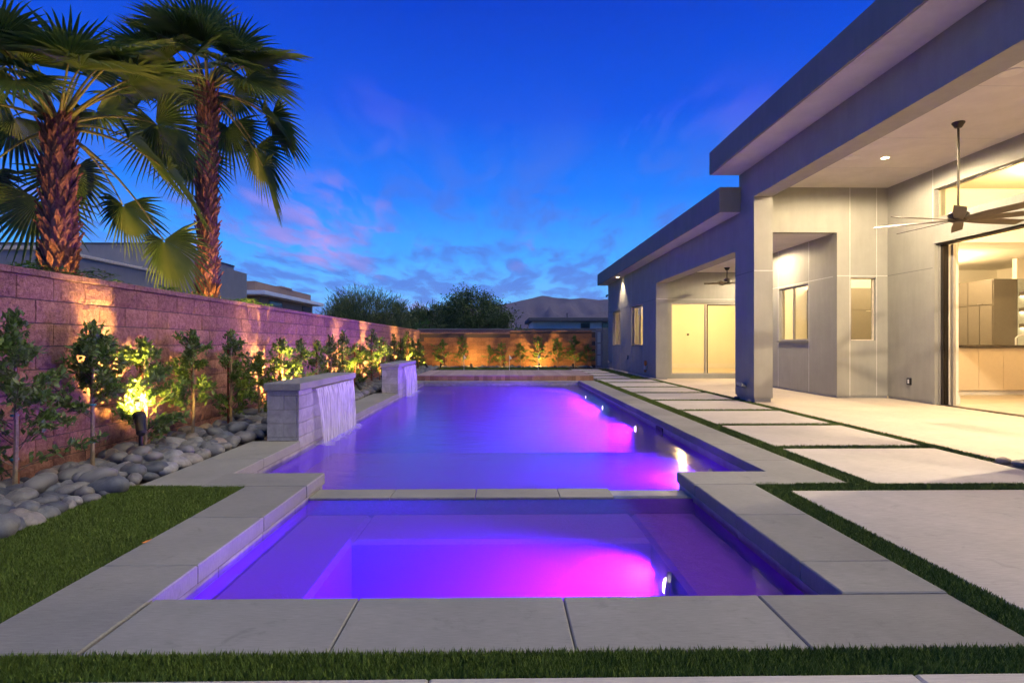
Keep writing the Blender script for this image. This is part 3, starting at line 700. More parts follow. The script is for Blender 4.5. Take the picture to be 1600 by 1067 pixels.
for k, (px, lab) in enumerate(fl[2:]):
    copy_tree(fp[k % 2], ((px-784)/FPX*28.7, 28.75, -.02), random.uniform(0,6.28), random.uniform(.8,1.1), lab)
# weeds above the wall top
def fern(loc, seed, label):
    t = thing('creeper_sprig', loc, label, 'plant', 'sprigs above the wall'); g_ = np.random.default_rng(seed); P = []; D = []; st = MB()
    for i in range(7):
        a = g_.uniform(0, 6.28); ln = g_.uniform(.3,.55)
        pp = [np.array([math.cos(a)*ln*q*.8, math.sin(a)*ln*q*1.4, .1+ln*(1.1*q-.75*q*q)]) for q in np.linspace(0,1,8)]
        st.tube(pp, .004, 4, False)
        for p in pp[2:]:
            for s_ in range(7): P.append(p+g_.normal(0,.015,3)); D.append(np.array([math.cos(a+s_*.9), math.sin(a+s_*.9), .1])+g_.normal(0,.2,3))
    P, D = np.array(P), np.array(D); V, F = leaf_np(P, D, np.tile([0,0,1.], (len(P),1))+g_.normal(0,.3,(len(P),3)), np.full(len(P), .075), np.full(len(P), .03))
    link('leaves', np_mesh('leaves', V, F), M['lime_leaf'], t, loc=loc); st.tube([(0,0,-1.7),(0,0,.12)], .01, 5); link('stem', st, M['bark'], t, loc=loc)
for px, lab in ((38,'feathery sprig over the wall left of the near palm'),(92,'small sprig over the wall at the near palm foot'),(232,'arching sprig over the wall between the two palms'),(300,'low sprig over the wall left of the far palm'),(362,'sprig over the wall right of the far palm'),(398,'farthest sprig over the wall before the tan house')):
    Y = 4.75*FPX/(784-px); fern((-4.75, Y, 1.62+random.uniform(-.05,.05)), px, lab)

# ------------------------------------------------------------------ palms
def frond(hub, az, el, lp, Lb, droop, seed, roll=0):
    r_ = random.Random(seed); d = Vector((math.cos(az)*math.cos(el), math.sin(az)*math.cos(el), math.sin(el)))
    pts_ = [Vector(hub)+d*lp*t-Vector((0,0,droop*lp*t*t)) for t in np.linspace(0,1,7)]
    pet = MB().tube(pts_, [.034,.028,.022,.018,.015,.013,.010], 6)
    T = (pts_[-1]-pts_[-2]).normalized(); T = (T-Vector((0,0,(.30+.4*droop)*(1.0 if el < .6 else .35)))).normalized()
    S = T.cross(Vector((0,0,1)));
    if S.length < .05: S = Vector((1,0,0))
    S.normalize(); S = Matrix.Rotation(roll, 3, T) @ S; U = S.cross(T)
    o = pts_[-1]; b = MB(); n = 38; span = R(215); dth = span/(n-1)
    ts = [.03, .28, .52, .70, .86, 1.0]
    for i in range(n):
        th = -span/2+dth*i; f = 1-.26*(abs(th)/(span/2))**1.5; ln = Lb*f*r_.uniform(.93,1.05); gr = r_.uniform(.10,.26)
        dirv = T*math.cos(th)+S*math.sin(th)+U*(.24*(1-math.cos(th))); dirv.normalize(); sd = (-T*math.sin(th)+S*math.cos(th)).normalized(); up = dirv.cross(sd)*-1
        vs_ = []
        for k, t in enumerate(ts):
            wid = Lb*t*dth*.5*1.02 if t <= .52 else Lb*.52*dth*.5*(1-(t-.52)/.48)**.8
            c_ = o+dirv*ln*t+Vector((0,0,-gr*ln*max(0,t-.25)**2*1.6))+sd*(r_.uniform(-.02,.02)*max(0,t-.5))
            wid = max(wid, .0012); fold = wid*.55
            vs_ += [c_-sd*wid+up*fold, c_-up*fold, c_+sd*wid+up*fold]
        fs_ = []
        for k in range(len(ts)-1):
            q = k*3; fs_ += [(q,q+1,q+4,q+3),(q+1,q+2,q+5,q+4)]
        b.add(vs_, fs_)
    return pet, b
def boot_mesh(seed):
    r_ = random.Random(seed); b = MB(); w_ = .10; prof_ = [(0,0,w_*1.0),(.02,.10,w_*.80),(.04,.20,w_*.5),(.075+.02*r_.random(),.27+.06*r_.random(),w_*.16)]
    for (x_, z_, hw) in prof_:
        b.v += [(x_-.012, -hw, z_+.01), (x_+.018, 0, z_), (x_-.012, hw, z_+.01)]
    for k in range(3):
        q = k*3; b.f += [(q,q+1,q+4,q+3),(q+1,q+2,q+5,q+4)]; b.m += [0,0]
    b.add([(-.03,-w_,0),(-.03,w_,0),(.07,.02,.22),(.07,-.02,.22)], [(0,1,2,3)]); return b
boots = []
for i in range(4):
    me = boot_mesh(i).mesh('leaf_base'); me.materials.append(M['boot']); boots.append(me)
def palm(loc, h, rad, fr, label, seed):
    t = thing('fan_palm', loc, label, 'palm tree', 'fan palms behind the left wall'); r_ = random.Random(seed); lo = Vector(loc)
    tr = link('trunk', MB().tube([(0,0,-.1),(.02,0,h*.4),(0,.02,h*.75),(0,0,h)], [rad*1.05, rad, rad*.92, rad*.72], 14), M['boot'], t, loc=loc, smooth=True)
    z = .9; k = 0
    while z < h-.05:
        n = 8
        for i in range(n):
            a = 2*math.pi*(i+.5*(k % 2))/n + r_.uniform(-.12,.12); q = rad*(1.0-.25*z/h)
            p = lo+Vector((math.cos(a)*q, math.sin(a)*q, z+r_.uniform(-.03,.03)))
            o = link('leaf_base', r_.choice(boots), None, tr, loc=p, rot=(r_.uniform(-.15,.15), r_.uniform(-.05,.25), a)); s_ = rad/.2*r_.uniform(.62,.9); o.scale = (s_, s_*r_.uniform(.9,1.2), s_)
        z += .10*rad/.2; k += 1
    for i, (az, el, lp, Lb, dr, rl) in enumerate(fr):
        hub = (math.cos(az)*.10, math.sin(az)*.10, h-.12+.28*(el/1.5))
        pe, b = frond(hub, az, el, lp, Lb, dr, seed*100+i, rl)
        f = link('frond', b, M['palm_leaf'], t, loc=loc); link('petiole', pe, M['petiole'], f, loc=loc, smooth=True)
def crown(n, seed, lp, Lb, low):
    r_ = random.Random(seed); out = []
    for i in range(n):
        q = i/(n-1); el = R(78-(78-low)*q**.9+r_.uniform(-7,7)); az = i*2.39996+r_.uniform(-.25,.25)+seed
        out.append((az, el, lp*r_.uniform(.82,1.15)*(.8+.3*q), Lb*r_.uniform(.9,1.1), .18+.30*q+r_.uniform(-.05,.1), r_.uniform(-.6,.6)))
        if math.sin(az) < .05 and el < R(18): out[-1] = (az, R(38), out[-1][2], out[-1][3], .2, out[-1][5])
    return out
palm((-6.45, 8.7, -.05), 4.45, .205, crown(31, 3, 1.25, 1.08, -24), 'nearer fan palm with thick trunk and broad drooping crown at the left', 3)
palm((-5.75, 11.6, -.05), 6.2, .175, crown(29, 5, 1.05, 1.05, -28), 'farther and taller fan palm with slimmer trunk', 5)

# ------------------------------------------------------------------ trees beyond the wall
def tree(name, loc, h, rx, ry, nb, nl, lsz, mat, label, seed, style='round', trunkh=.3):
    t = thing(name, loc, label, 'tree', 'trees beyond the far wall'); g_ = np.random.default_rng(seed); tr = MB(); P = []; D = []
    tr.tube([(0,0,-.1),(.1,.05,h*trunkh*.6),(0,.1,h*trunkh)], [.16,.13,.10], 8)
    for i in range(nb):
        a = g_.uniform(0, 6.28); e = g_.random()
        q = np.array([math.cos(a)*rx*math.sqrt(g_.random()), math.sin(a)*ry*math.sqrt(g_.random()), 0]); rr = min(1, math.hypot(q[0]/rx, q[1]/ry))
        ztop = h*(trunkh*.5+(1-trunkh*.5)*math.sqrt(max(0, 1-rr**2.2))); q[2] = h*.12+(ztop-h*.12)*g_.random()**.45
        q[2] += g_.normal(0, .12)
        s0 = np.array([0,0.1,h*trunkh*g_.uniform(.6,1)]); mid = (s0+q)/2+np.array([0,0,.12*h*g_.random()])
        tr.tube([s0, mid, q], [.045,.02,.005], 4, False)
        k = nl//nb; c = g_.normal(0, 1, (k,3))*np.array([.30,.30,.20])*(.7+.6*g_.random())*rx/2.4+q
        if style == 'wispy':
            dirs = g_.normal(0,.5,(k,3))+np.array([q[0]/rx*.9, q[1]/ry*.9, .9])
        else: dirs = g_.normal(0,.7,(k,3))+np.array([0,0,-.1])
        P.append(c); D.append(dirs)
    P = np.concatenate(P); D = np.concatenate(D); n = len(P)
    V, F = leaf_np(P, D, g_.normal(0,1,(n,3)), lsz*g_.uniform(.6,1.4,n), lsz*(.10 if style == 'wispy' else .42)*g_.uniform(.7,1.3,n))
    link('crown', np_mesh('crown', V, F), mat, t, loc=loc); link('trunk', tr, M['bark'], t, loc=loc)
tree('palo_verde_tree', at(572,34,-.1), 4.35, 2.55, 2.2, 170, 16000, .34, M['verde_leaf'], 'airy grey green tree with thin upright twigs right of the tan house', 11, 'wispy')
tree('mesquite_tree', at(742,38,-.1), 4.75, 2.5, 2.4, 200, 26000, .16, M['tree_leaf'], 'dense dark tree with wide crown behind the far wall', 12)
tree('spiky_tree', at(672,42,-.1), 4.1, 1.9, 2, 90, 5000, .5, M['tree_leaf'], 'dark bushy tree between the airy tree and the dense one', 13, 'wispy')
tree('citrus_tree', at(663,31.2,-.1), 2.75, .62, .6, 50, 1600, .11, M['lime_leaf'], 'small bright green tree peeking over the wall corner', 14)
tree('mesquite_tree', at(800,44,-.1), 2.9, 1.6, 1.3, 60, 3500, .16, M['tree_leaf'], 'low dark tree at the right end of the dense tree', 15)

# ------------------------------------------------------------------ neighbours
nh = thing('grey_house', (-16, 21, 0), 'flat roofed grey stucco house behind the palms', 'building')
link('wall', MB().box(-26, -12, 15.6, 20.6, -.1, 3.60), M['n_grey'], nh); link('parapet_trim', MB().slab(-26.06, -11.94, 15.54, 20.62, 3.60, 3.69, .01), M['cream'], nh)
link('tower_wall', MB().box(-30, -12.004, 20.604, 26.6, -.1, 4.58), M['n_grey'], nh); link('tower_wall', MB().box(-30, -12.03, 26.6, 28.0, -.1, 4.44), M['n_grey'], nh)
link('tower_coping', MB().slab(-30, -11.97, 20.57, 26.63, 4.58, 4.64, .01), M['n_dark'], nh); link('chimney_box', MB().box(-12, -11.55, 21.6, 22.5, -.1, 3.95), M['n_grey'], nh)
th = thing('tan_house', (-17, 41, 0), 'tan modern house with white roof fascia beyond the left wall', 'building')
link('wall', MB().box(-22, -14.7, 36, 46, -.1, 4.05), M['n_tan'], th); link('fascia', MB().slab(-23, -14, 35, 46.6, 4.05, 4.30, .02), M['white'], th); link('roof_box', MB().box(-22, -14.9, 35.8, 46.2, 4.30, 4.92), M['n_tan'], th); link('roof_box', MB().box(-20, -14.85, 40.0, 42, 4.92, 5.02), M['n_tan'], th)
for y0, y1 in ((37.4,39.6),(43.6,45.6)):
    wd_ = link('window', MB().box(-14.7, -14.66, y0, y1, 1.4, 3.9), M['bronze'], th); link('pane', MB().box(-14.66, -14.65, y0+.08, y1-.08, 1.5, 3.8), M['dark_glass'], wd_)
wh = thing('white_house', (8, 62, 0), 'distant low white house with dark flat roof left of the gate', 'building')
link('wall', MB().box(3.2, 16, 61, 70, -.1, 3.42), M['n_white'], wh); link('roof', MB().slab(2.75, 16.5, 60, 71, 3.42, 3.80, .03), M['n_dark'], wh); link('lower_roof', MB().slab(2.3, 16, 57, 60, 2.42, 2.62, .02), M['n_dark'], wh); link('lower_wall', MB().box(2.6, 16, 57.5, 60, -.1, 2.42), M['n_white'], wh)
for x0 in (8.2, 10.4):
    wd_ = link('window', MB().box(x0, x0+.95, 60.95, 61, 2.72, 3.28), M['bronze'], wh); link('pane', MB().box(x0+.07, x0+.88, 60.94, 60.95, 2.78, 3.22), M['dark_glass'], wh and wd_)
link('vent_pipe', MB().tube([(6.9,62,3.8),(6.9,62,4.35)], .06, 8), M['n_dark'], wh)

# ------------------------------------------------------------------ house
house = thing('house', (XF+3, 12, 0), 'modern grey stucco house with deep flat roofs and lit patios', 'house')
H = lambda name, b, mat, **k: link(name, b, M[mat], house, **k)
XI = XF+.37
H('column', MB().box(XF, XI, 11.47, 12.4, .08, 4.04), 'stucco'); H('column_base', MB().box(XF+.025, XI-.025, 11.5, 12.37, 0, .08), 'plinth')
H('column', MB().box(XF, XI, 4.55, 5.45, .08, 4.04), 'stucco'); H('column_base', MB().box(XF+.025, XI-.025, 4.58, 5.42, 0, .08), 'plinth')
H('beam', MB().box(XF, XI, -2.5, 12.2, 4.04, 4.66), 'stucco'); H('beam', MB().box(XF+.001, XI, 12.2, 12.4, 3.876, 4.04), 'stucco')
rf = H('roof', MB().slab(4.33, 15, -3, 12.21, 4.66, 5.136, .01), 'fascia')
link('soffit', MB().box(4.36, XF-.002, -2.9, 12.18, 4.652, 4.659), M['soffit'], rf)
rf2 = H('lower_roof', MB().slab(4.505, XF-.001, 12.105, 12.46, 3.876, 4.39, .004).slab(4.505, 15, 12.46, 27.65, 3.876, 4.39, .004), 'fascia')
link('soffit', MB().box(4.53, XF-.002, 12.13, 27.62, 3.869, 3.8755), M['soffit'], rf2)
H('facade_wall', MB().box(XF, XI, 12.401, 18.8, 3.10, 3.868), 'stucco')
# far facade with two windows
WZ0, WZ1 = 1.08, 2.54
fwin = [(20.6, 22.4), (24.5, 26.2)]
f = MB(); f.box(XF, XI, 18.8, 27.3, .06, WZ0); f.box(XF, XI, 18.8, 27.3, WZ1, 3.868)
for a_, b_ in ((18.8, 20.6), (22.4, 24.5), (26.2, 27.3)): f.box(XF+.0005, XI-.0005, a_, b_, WZ0, WZ1)
H('facade_wall', f, 'stucco'); H('wall_base', MB().box(XF+.03, XI, 18.83, 27.27, 0, .06), 'plinth'); H('end_wall', MB().box(XI, 14, 27.1, 27.3, 0, 3.868), 'stucco')
def win_x(x, y0, y1, z0, z1, parent, split=.5, d=.05):     # window in a wall facing -X
    wd_ = link('window', MB().box(x, x+d, y0, y0+.04, z0, z1).box(x, x+d, y1-.04, y1, z0, z1).box(x, x+d, y0+.04, y1-.04, z0, z0+.04).box(x, x+d, y0+.04, y1-.04, z1-.04, z1).box(x, x+d, y0+(y1-y0)*split-.025, y0+(y1-y0)*split+.025, z0+.04, z1-.04), M['alu'], parent)
    ym = y0+(y1-y0)*split
    for a_, b_, xx in ((y0+.04, ym-.025, x+.015), (ym+.025, y1-.04, x+.03)): link('pane', MB().box(xx, xx+.006, a_, b_, z0+.04, z1-.04), M['glass'], wd_)
    link('sill', MB().box(x-.10, x-.001, y0-.02, y1+.02, z0-.03, z0-.002), M['groove'], wd_); return wd_
for a_, b_ in fwin: win_x(XF+.10, a_, b_, WZ0, WZ1, house)
# patio back wall, opening to the far patio, kitchen window
YB = 12.30; XS = 8.15; XO = 7.07; ZC = 4.44
f = MB(); f.box(XI, XO, YB, YB+.15, 3.495, ZC); f.box(XO, 7.37, YB, YB+.15, .05, ZC); f.box(7.37, 7.89, YB, YB+.15, .05, 1.22); f.box(7.37, 7.89, YB, YB+.15, 2.54, ZC); f.box(7.89, XS+.15, YB, YB+.15, .05, ZC)
H('patio_wall', f, 'stucco')
def win_y(y, x0, x1, z0, z1, parent, d=.05):
    wd_ = link('window', MB().box(x0, x0+.02, y, y+d, z0, z1).box(x1-.02, x1, y, y+d, z0, z1).box(x0+.02, x1-.02, y, y+d, z0, z0+.02).box(x0+.02, x1-.02, y, y+d, z1-.02, z1), M['cream'], parent)
    link('pane', MB().box(x0+.02, x1-.02, y+.02, y+.026, z0+.02, z1-.02), M['glass'], wd_); return wd_
win_y(YB+.06, 7.37, 7.89, 1.22, 2.54, house)
f = MB(); DY1, DZ = 11.0, 3.03
f.box(XS, XS+.22, DY1, YB, .05, ZC); f.box(XS, XS+.22, -2.5, DY1, DZ, 3.51); f.box(XS, XS+.22, -2.5, 10.96, 4.06, ZC); f.box(XS+.0005, XS+.2195, 10.96, DY1, 3.51, ZC)
H('patio_side_wall', f, 'stucco'); H('wall_base', MB().box(XS+.02, XS+.2, DY1+.02, YB, .004, .05).box(XO+.02, XS, YB+.02, YB+.13, .004, .05), 'plinth')
cw = link('clerestory_window', MB().box(XS+.08, XS+.12, -2.5, 10.94, 3.51, 3.535).box(XS+.08, XS+.12, -2.5, 10.94, 4.035, 4.06).box(XS+.08, XS+.12, 10.935, 10.96, 3.51, 4.06), M['alu'], house)
link('pane', MB().box(XS+.09, XS+.096, -2.5, 10.93, 3.535, 4.035), M['glass'], cw)
dr = link('sliding_door', MB().box(XS+.07, XS+.22, 10.90, 10.94, .005, DZ-.03).box(XS+.24, XS+.29, 10.80, 10.86, .005, DZ-.03), M['alu'], house)
for k in range(3): link('track', MB().box(XS+.08+.05*k, XS+.10+.05*k, 10.84+.01*k, 10.90, .005, DZ-.03), M['bronze'], dr)
link('head_track', MB().box(XS+.03, XS+.20, -2.5, 10.96, DZ-.03, DZ-.002), M['bronze'], dr); link('floor_track', MB().box(XS+.03, XS+.20, -2.5, 10.94, .005, .014), M['bronze'], dr)
link('jamb', MB().box(XS+.001, XS+.22, 10.95, DY1-.001, .005, DZ-.002), M['stucco'], dr)
pc = H('patio_ceiling', MB().box(XI, XS, -2.5, YB, ZC, ZC+.1), 'ceiling')
for y in (10.9, 9.3, 7.4): link('ceiling_joint', MB().box(XI, XS, y, y+.008, ZC-.002, ZC), M['reveal'], pc)
# far patio
fs = MB(); fs.box(XO, XO+.15, 12.45, 13.47, .05, 3.5); fs.box(XO, XO+.15, 14.9, 16.2, .05, 3.5); fs.box(XO, XO+.15, 13.47, 14.9, .05, 1.22); fs.box(XO, XO+.15, 13.47, 14.9, 2.54, 3.5); fs.box(XO+.15, 11, 16.05, 16.2, .05, 3.5) if False else None
H('passage_wall', fs, 'stucco'); win_x(XO+.05, 13.47, 14.9, 1.22, 2.54, house, .55)
H('far_patio_ceiling', MB().box(XI, 10.4, 12.451, 19.3, 3.5, 3.6), 'ceiling')
H('wall_base', MB().box(XO+.02, XO+.14, 12.46, 16.2, .004, .05), 'plinth')
f = MB(); f.box(XI, 5.58, 19.3, 19.45, .005, 3.5); f.box(5.58, 10.4, 19.3, 19.45, 2.49, 3.5); f.box(5.58, 10.4, 19.3, 19.45, .005, .14); f.box(8.0, 10.4, 19.301, 19.449, .14, 2.49); H('door_wall', f, 'stucco')
sd = link('sliding_door', MB().box(5.58, 5.62, 19.33, 19.40, .14, 2.49).box(6.70, 6.76, 19.33, 19.40, .14, 2.49).box(7.9, 8.0, 19.33, 19.40, .14, 2.49).box(5.62, 8, 19.331, 19.399, .14, .18).box(5.62, 8, 19.331, 19.399, 2.44, 2.489), M['alu'], house)
link('pane', MB().box(5.62, 6.70, 19.36, 19.366, .18, 2.44), M['glass'], sd); link('pane', MB().box(6.76, 7.9, 19.38, 19.386, .18, 2.44), M['glass'], sd)
link('screen_frame', MB().box(6.77, 6.80, 19.31, 19.33, .18, 2.44).box(6.80, 7.9, 19.31, 19.33, 2.40, 2.439), M['bronze'], sd)
# stucco reveals (pale thin metal joints; dark strips are painted groove shadow)
rv = lambda b: link('reveal_strip', b, M['reveal'], house)
Z1 = 2.575
dk = lambda b: link('reveal_strip', b, M['groove'], house)
dk(MB().box(XF-.002, XF, 11.47, 12.4, Z1, Z1+.014)); rv(MB().box(XF, XI, 11.468, 11.47, Z1, Z1+.018))
dk(MB().box(XF-.002, XF, 18.8, 27.3, Z1, Z1+.014)); rv(MB().box(XF, XI, 18.798, 18.8, Z1, Z1+.02))
for y in (20.55, 22.45, 24.45, 26.25): rv(MB().box(XF-.002, XF, y-.006, y+.006, .06, Z1 if y in (20.55, 26.25) else 3.86))
for x in (7.345, 7.915): rv(MB().box(x-.007, x+.007, YB-.003, YB, .05, ZC))
rv(MB().box(XO, XS, YB-.0035, YB-.0005, Z1, Z1+.014)); dk(MB().box(XS-.003, XS, DY1, YB, Z1, Z1+.014)); rv(MB().box(XS-.003, XS, 10.985, 11.0, 3.45, ZC))
rv(MB().box(XO-.003, XO, 12.45, 16.2, Z1, Z1+.014)); rv(MB().box(XO-.003, XO, 13.43, 13.445, .05, 3.5)); rv(MB().box(XO-.003, XO, 14.93, 14.945, .05, 3.5)); rv(MB().box(XI, 10, 19.297, 19.3, 2.60, 2.615))
rv(MB().box(XI-.37, XI, 12.4-.0, 12.402, 2.6, 2.61))

# interiors
f = MB(); f.box(5.33, 10.4, 27.0, 27.095, 0, 3.2); f.box(10.3, 10.4, 19.45, 27, 0, 3.2); f.box(5.33, 10.3, 24.0, 24.1, 0, 3.2)
H('bedroom_wall', f, 'int_wall'); H('bedroom_ceiling', MB().box(5.33, 10.4, 19.46, 27, 2.9, 3.0), 'int_wall'); H('bedroom_floor', MB().box(5.33, 10.3, 19.46, 27, .0, .14), 'int_floor')
H('baseboard', MB().box(5.4, 10.3, 23.97, 24.0, .14, .34), 'trim')
H('thermostat', MB().lathe([(.045,-.01),(.045,.01),(.03,.016)], 14), 'black', loc=(7.62, 23.97, 1.52), rot=(R(90),0,0))
f = MB(); f.box(7.22, 14.6, 17.0, 17.15, 0, 4.5); f.box(14.5, 14.65, -2.5, 17.0, 0, 4.5); f.box(8.37, 14.5, 12.3, 12.5, 3.3, 4.5); f.box(XO+.15, 7.3, 16.2, 17, 0, 3.3); f.box(8.3, 14.6, -2.6, -2.5, 0, 4.5); f.box(12.985, 14.5, 14.62, 14.75, 0, 3.3)
H('kitchen_wall', f, 'int_wall'); H('kitchen_ceiling', MB().box(7.22, 14.5, 12.5, 17.0, 3.3, 3.4), 'int_wall'); H('great_room_ceiling', MB().box(XS+.22, 14.5, -2.5, 12.3, 4.43, 4.5), 'int_wall')
H('kitchen_floor', MB().box(XS+.23, 14.5, -2.5, 12.45, .004, .010).box(7.22, 14.5, 12.452, 17, .004, .010), 'int_floor')
H('interior_return', MB().box(XS+.22, XS+.42, 10.90, 12.3, .01, 3.3), 'trim'); H('baseboard', MB().box(XS+.2, XS+.44, 10.885, 10.90, .01, .18), 'trim')
H('interior_door', MB().box(7.75, 8.1, 16.93, 16.99, .01, 2.4), 'cab')

isl = thing('kitchen_island', (10.9, 13.2, 0), 'tan paneled kitchen island with dark counter inside the open door', 'island')
link('body', MB().box(9.6, 13.3, 12.92, 13.7, .12, 1.06), M['island'], isl); link('toe_kick', MB().box(9.65, 13.3, 12.97, 13.65, .01, .12), M['trim'], isl)
for i in range(7): link('panel', MB().slab(9.48+i*.553+.003, 9.48+(i+1)*.553-.003, 12.885, 12.92, .12, 1.055, .003), M['island'], isl)
link('countertop', MB().slab(9.4, 13.4, 12.82, 13.8, 1.06, 1.12, .006), M['counter'], isl)
fc = thing('kitchen_faucet', (11.9, 13.4, 1.12), 'pale arched faucet on the kitchen island at the right edge', 'faucet')
link('spout', MB().tube([(11.92,13.45,1.12),(11.92,13.45,1.28),(11.94,13.4,1.33),(12.0,13.36,1.35),(12.08,13.33,1.33),(12.12,13.3,1.26)], .018, 8), M['white'], fc)
tcb = thing('tall_cabinet', (12.3, 15.1, 0), 'tall taupe kitchen cabinets facing the patio door', 'cabinet')
link('carcass', MB().box(12.37, 12.98, 14.60, 16.2, .01, 2.78), M['cab'], tcb)
for y0, y1, z0, z1 in ((14.62,15.38,2.14,2.76),(15.40,16.18,2.14,2.76),(14.62,15.0,.9,2.12),(15.02,15.38,.9,2.12),(15.40,15.78,.9,2.12),(15.80,16.18,.9,2.12),(14.62,15.38,.1,.88)):
    d_ = link('door', MB().slab(12.35, 12.37, y0+.004, y1-.004, z0+.004, z1-.004, .002), M['cab'], tcb); link('handle', MB().box(12.33, 12.35, (y0+y1)/2-.06, (y0+y1)/2+.06, z0+.02, z0+.035), M['steel'], d_)
bcb = thing('wall_cabinet', (10, 16.7, 0), 'taupe cabinets on the kitchen back wall seen through the small window', 'cabinet')
link('carcass', MB().box(8.9, 12.0, 16.45, 16.99, .01, 2.72), M['cab'], bcb)
for i in range(4): d_ = link('door', MB().slab(8.9+i*.775+.004, 8.9+(i+1)*.775-.004, 16.43, 16.45, .1, 2.1, .002), M['cab'], bcb); link('door', MB().slab(8.9+i*.775+.004, 8.9+(i+1)*.775-.004, 16.43, 16.45, 2.11, 2.7, .002), M['cab'], bcb); link('handle', MB().box(8.9+i*.775+.6, 8.9+i*.775+.72, 16.41, 16.43, 2.06, 2.075), M['steel'], d_)
fz = thing('refrigerator', (11.6, 16.0, 0), 'stainless refrigerator left of the tall cabinets', 'refrigerator')
link('body', MB().slab(11.65, 12.33, 15.75, 16.42, .01, 2.0, .01), M['steel'], fz); link('handle', MB().tube([(11.62,15.8,.8),(11.62,15.8,1.6)], .012, 6), M['steel'], fz)
link('kitchen_backsplash', MB().box(12.99, 14.49, 14.60, 14.619, .9, 2.78), M['splash'], label='pale green backsplash wall behind the floating shelves', cat='backsplash')
for z, nm in ((1.55,'lowest'),(1.95,'middle'),(2.35,'highest')):
    t = thing('floating_shelf', (13.5, 14.5, z), f'{nm} floating shelf on the pale green kitchen wall', 'shelf', 'floating kitchen shelves'); link('board', MB().slab(13.02, 14.45, 14.32, 14.598, z, z+.10, .004), M['cab'], t); link('light_strip', MB().box(13.05, 14.4, 14.56, 14.59, z-.012, z-.001), M['warm_lens'], t)

# ------------------------------------------------------------------ lights of the house
def downlight(x, y, z, pw, label, color=WARM2, spot=176, group='recessed ceiling lights', r=.06, omni=False):
    omni = color is WARM or color is WARMK
    t = thing('recessed_light', (x, y, z), label, 'ceiling light', group)
    link('trim_ring', MB().lathe([(r+.022,-.006),(r+.02,-.001),(r,-.001)], 20, (x,y,z)), M['white'], t); link('lens', MB().lathe([(r,-.008),(r*.98,-.0065)], 20, (x,y,z)), M['warm_lens'], t)
    if omni: lamp('warm_light', 'POINT', (x,y,z-.35), pw*WARM_W*.25, color, t, size=.08)
    else: lamp('warm_light', 'SPOT', (x,y,z-.03), pw*WARM_W, color, t, target=(x,y,0), size=.06, spot=spot, blend=.25)
downlight(6.78, 10.3, ZC, 230, 'small bright recessed light in the near patio ceiling')
downlight(6.78, 6.2, ZC, 420, 'recessed light of the near patio ceiling past the right picture edge')
downlight(6.78, 2.2, ZC, 330, 'recessed light of the near patio ceiling behind the camera side')
downlight(6.25, 14.6, 3.5, 130, 'recessed light hidden in the passage ceiling behind the column'); downlight(8.4, 17.9, 3.5, 200, 'recessed light of the far patio ceiling behind the column')
downlight(4.74, 24.0, 3.869, 75, 'soffit light washing the far house wall', spot=95, group='soffit lights')
downlight(10.9, 14.2, 3.3, 200, 'kitchen ceiling light seen through the open door', WARMK); downlight(11.4, 15.2, 3.3, 170, 'kitchen ceiling light near the tall cabinets', WARMK); downlight(9.0, 14.6, 3.3, 200, 'kitchen ceiling light near the small window', WARMK); downlight(9.2, 16.0, 3.3, 150, 'kitchen ceiling light over the back cabinets', WARMK)
downlight(10.2, 10.5, 4.43, 500, 'great room ceiling light above the open door', WARM); downlight(10.4, 6.5, 4.43, 450, 'great room ceiling light past the right picture edge', WARM)
for x, y, nm in ((6.6,21.5,'first'),(8.6,22.0,'second'),(7.0,25.6,'third')): downlight(x, y, 2.9, 270, f'{nm} bedroom ceiling light behind the far windows', WARM)
for x, y, nm in ((6.2,10.3,'round white speaker in the patio ceiling left of the light'),(6.17,7.03,'round white speaker at the upper right picture edge')):
    t = thing('ceiling_speaker', (x,y,ZC), nm, 'speaker', 'ceiling speakers'); link('rim', MB().lathe([(.125,-.008),(.125,-.001)], 24, (x,y,ZC)), M['white'], t); link('grille', MB().lathe([(.112,-.011),(.115,-.0085)], 24, (x,y,ZC)), M['trim'], t)

# ceiling fans
def fan(x, y, zc, zh, nb, rad, bw, mats, label, a0, pitch):
    t = thing('ceiling_fan', (x,y,zc), label, 'ceiling fan', 'patio ceiling fans')
    link('canopy', MB().lathe([(.03,-.085),(.045,-.08),(.085,-.015),(.085,-.001)], 20, (x,y,zc)), M['bronze'], t, smooth=False)
    link('downrod', MB().tube([(x,y,zc-.07),(x,y,zh+.09)], .016, 10), M['bronze'], t)
    link('motor', MB().lathe([(.07,-.085),(.125,-.06),(.135,-.03),(.135,.04),(.09,.075),(.03,.11)], 22, (x,y,zh)), M['bronze'], t)
    for i in range(nb):
        a = a0+2*math.pi*i/nb; b = MB(); w0, w1, tk = bw*.75, bw, .006; vs_ = []
        for r_, hw in ((.12,w0/2),(rad*.5,bw*.53),(rad,w1/2)):
            for s_ in (-1,1):
                for k in (-1,1): vs_.append((r_, s_*hw, k*tk))
        fs_ = []
        for k in range(2):
            q = k*4; fs_ += [(q,q+2,q+6,q+4),(q+1,q+5,q+7,q+3),(q,q+4,q+5,q+1),(q+2,q+3,q+7,q+6)]
        fs_ += [(0,1,3,2),(8,10,11,9)]; b.add(vs_, fs_)
        bl = link('blade', b, M[mats], t, loc=(x,y,zh-.045)); bl.rotation_euler = (Matrix.Rotation(a,3,'Z') @ Matrix.Rotation(pitch,3,'X')).to_euler()
fan(6.79, 8.64, ZC, 3.04, 8, 1.07, .15, 'blade', 'large bronze eight blade fan hanging in the near patio', R(8), R(-16))
fan(6.97, 18.1, 3.5, 3.07, 5, .68, .13, 'blade', 'smaller bronze fan hanging in the far patio', R(14), R(12))

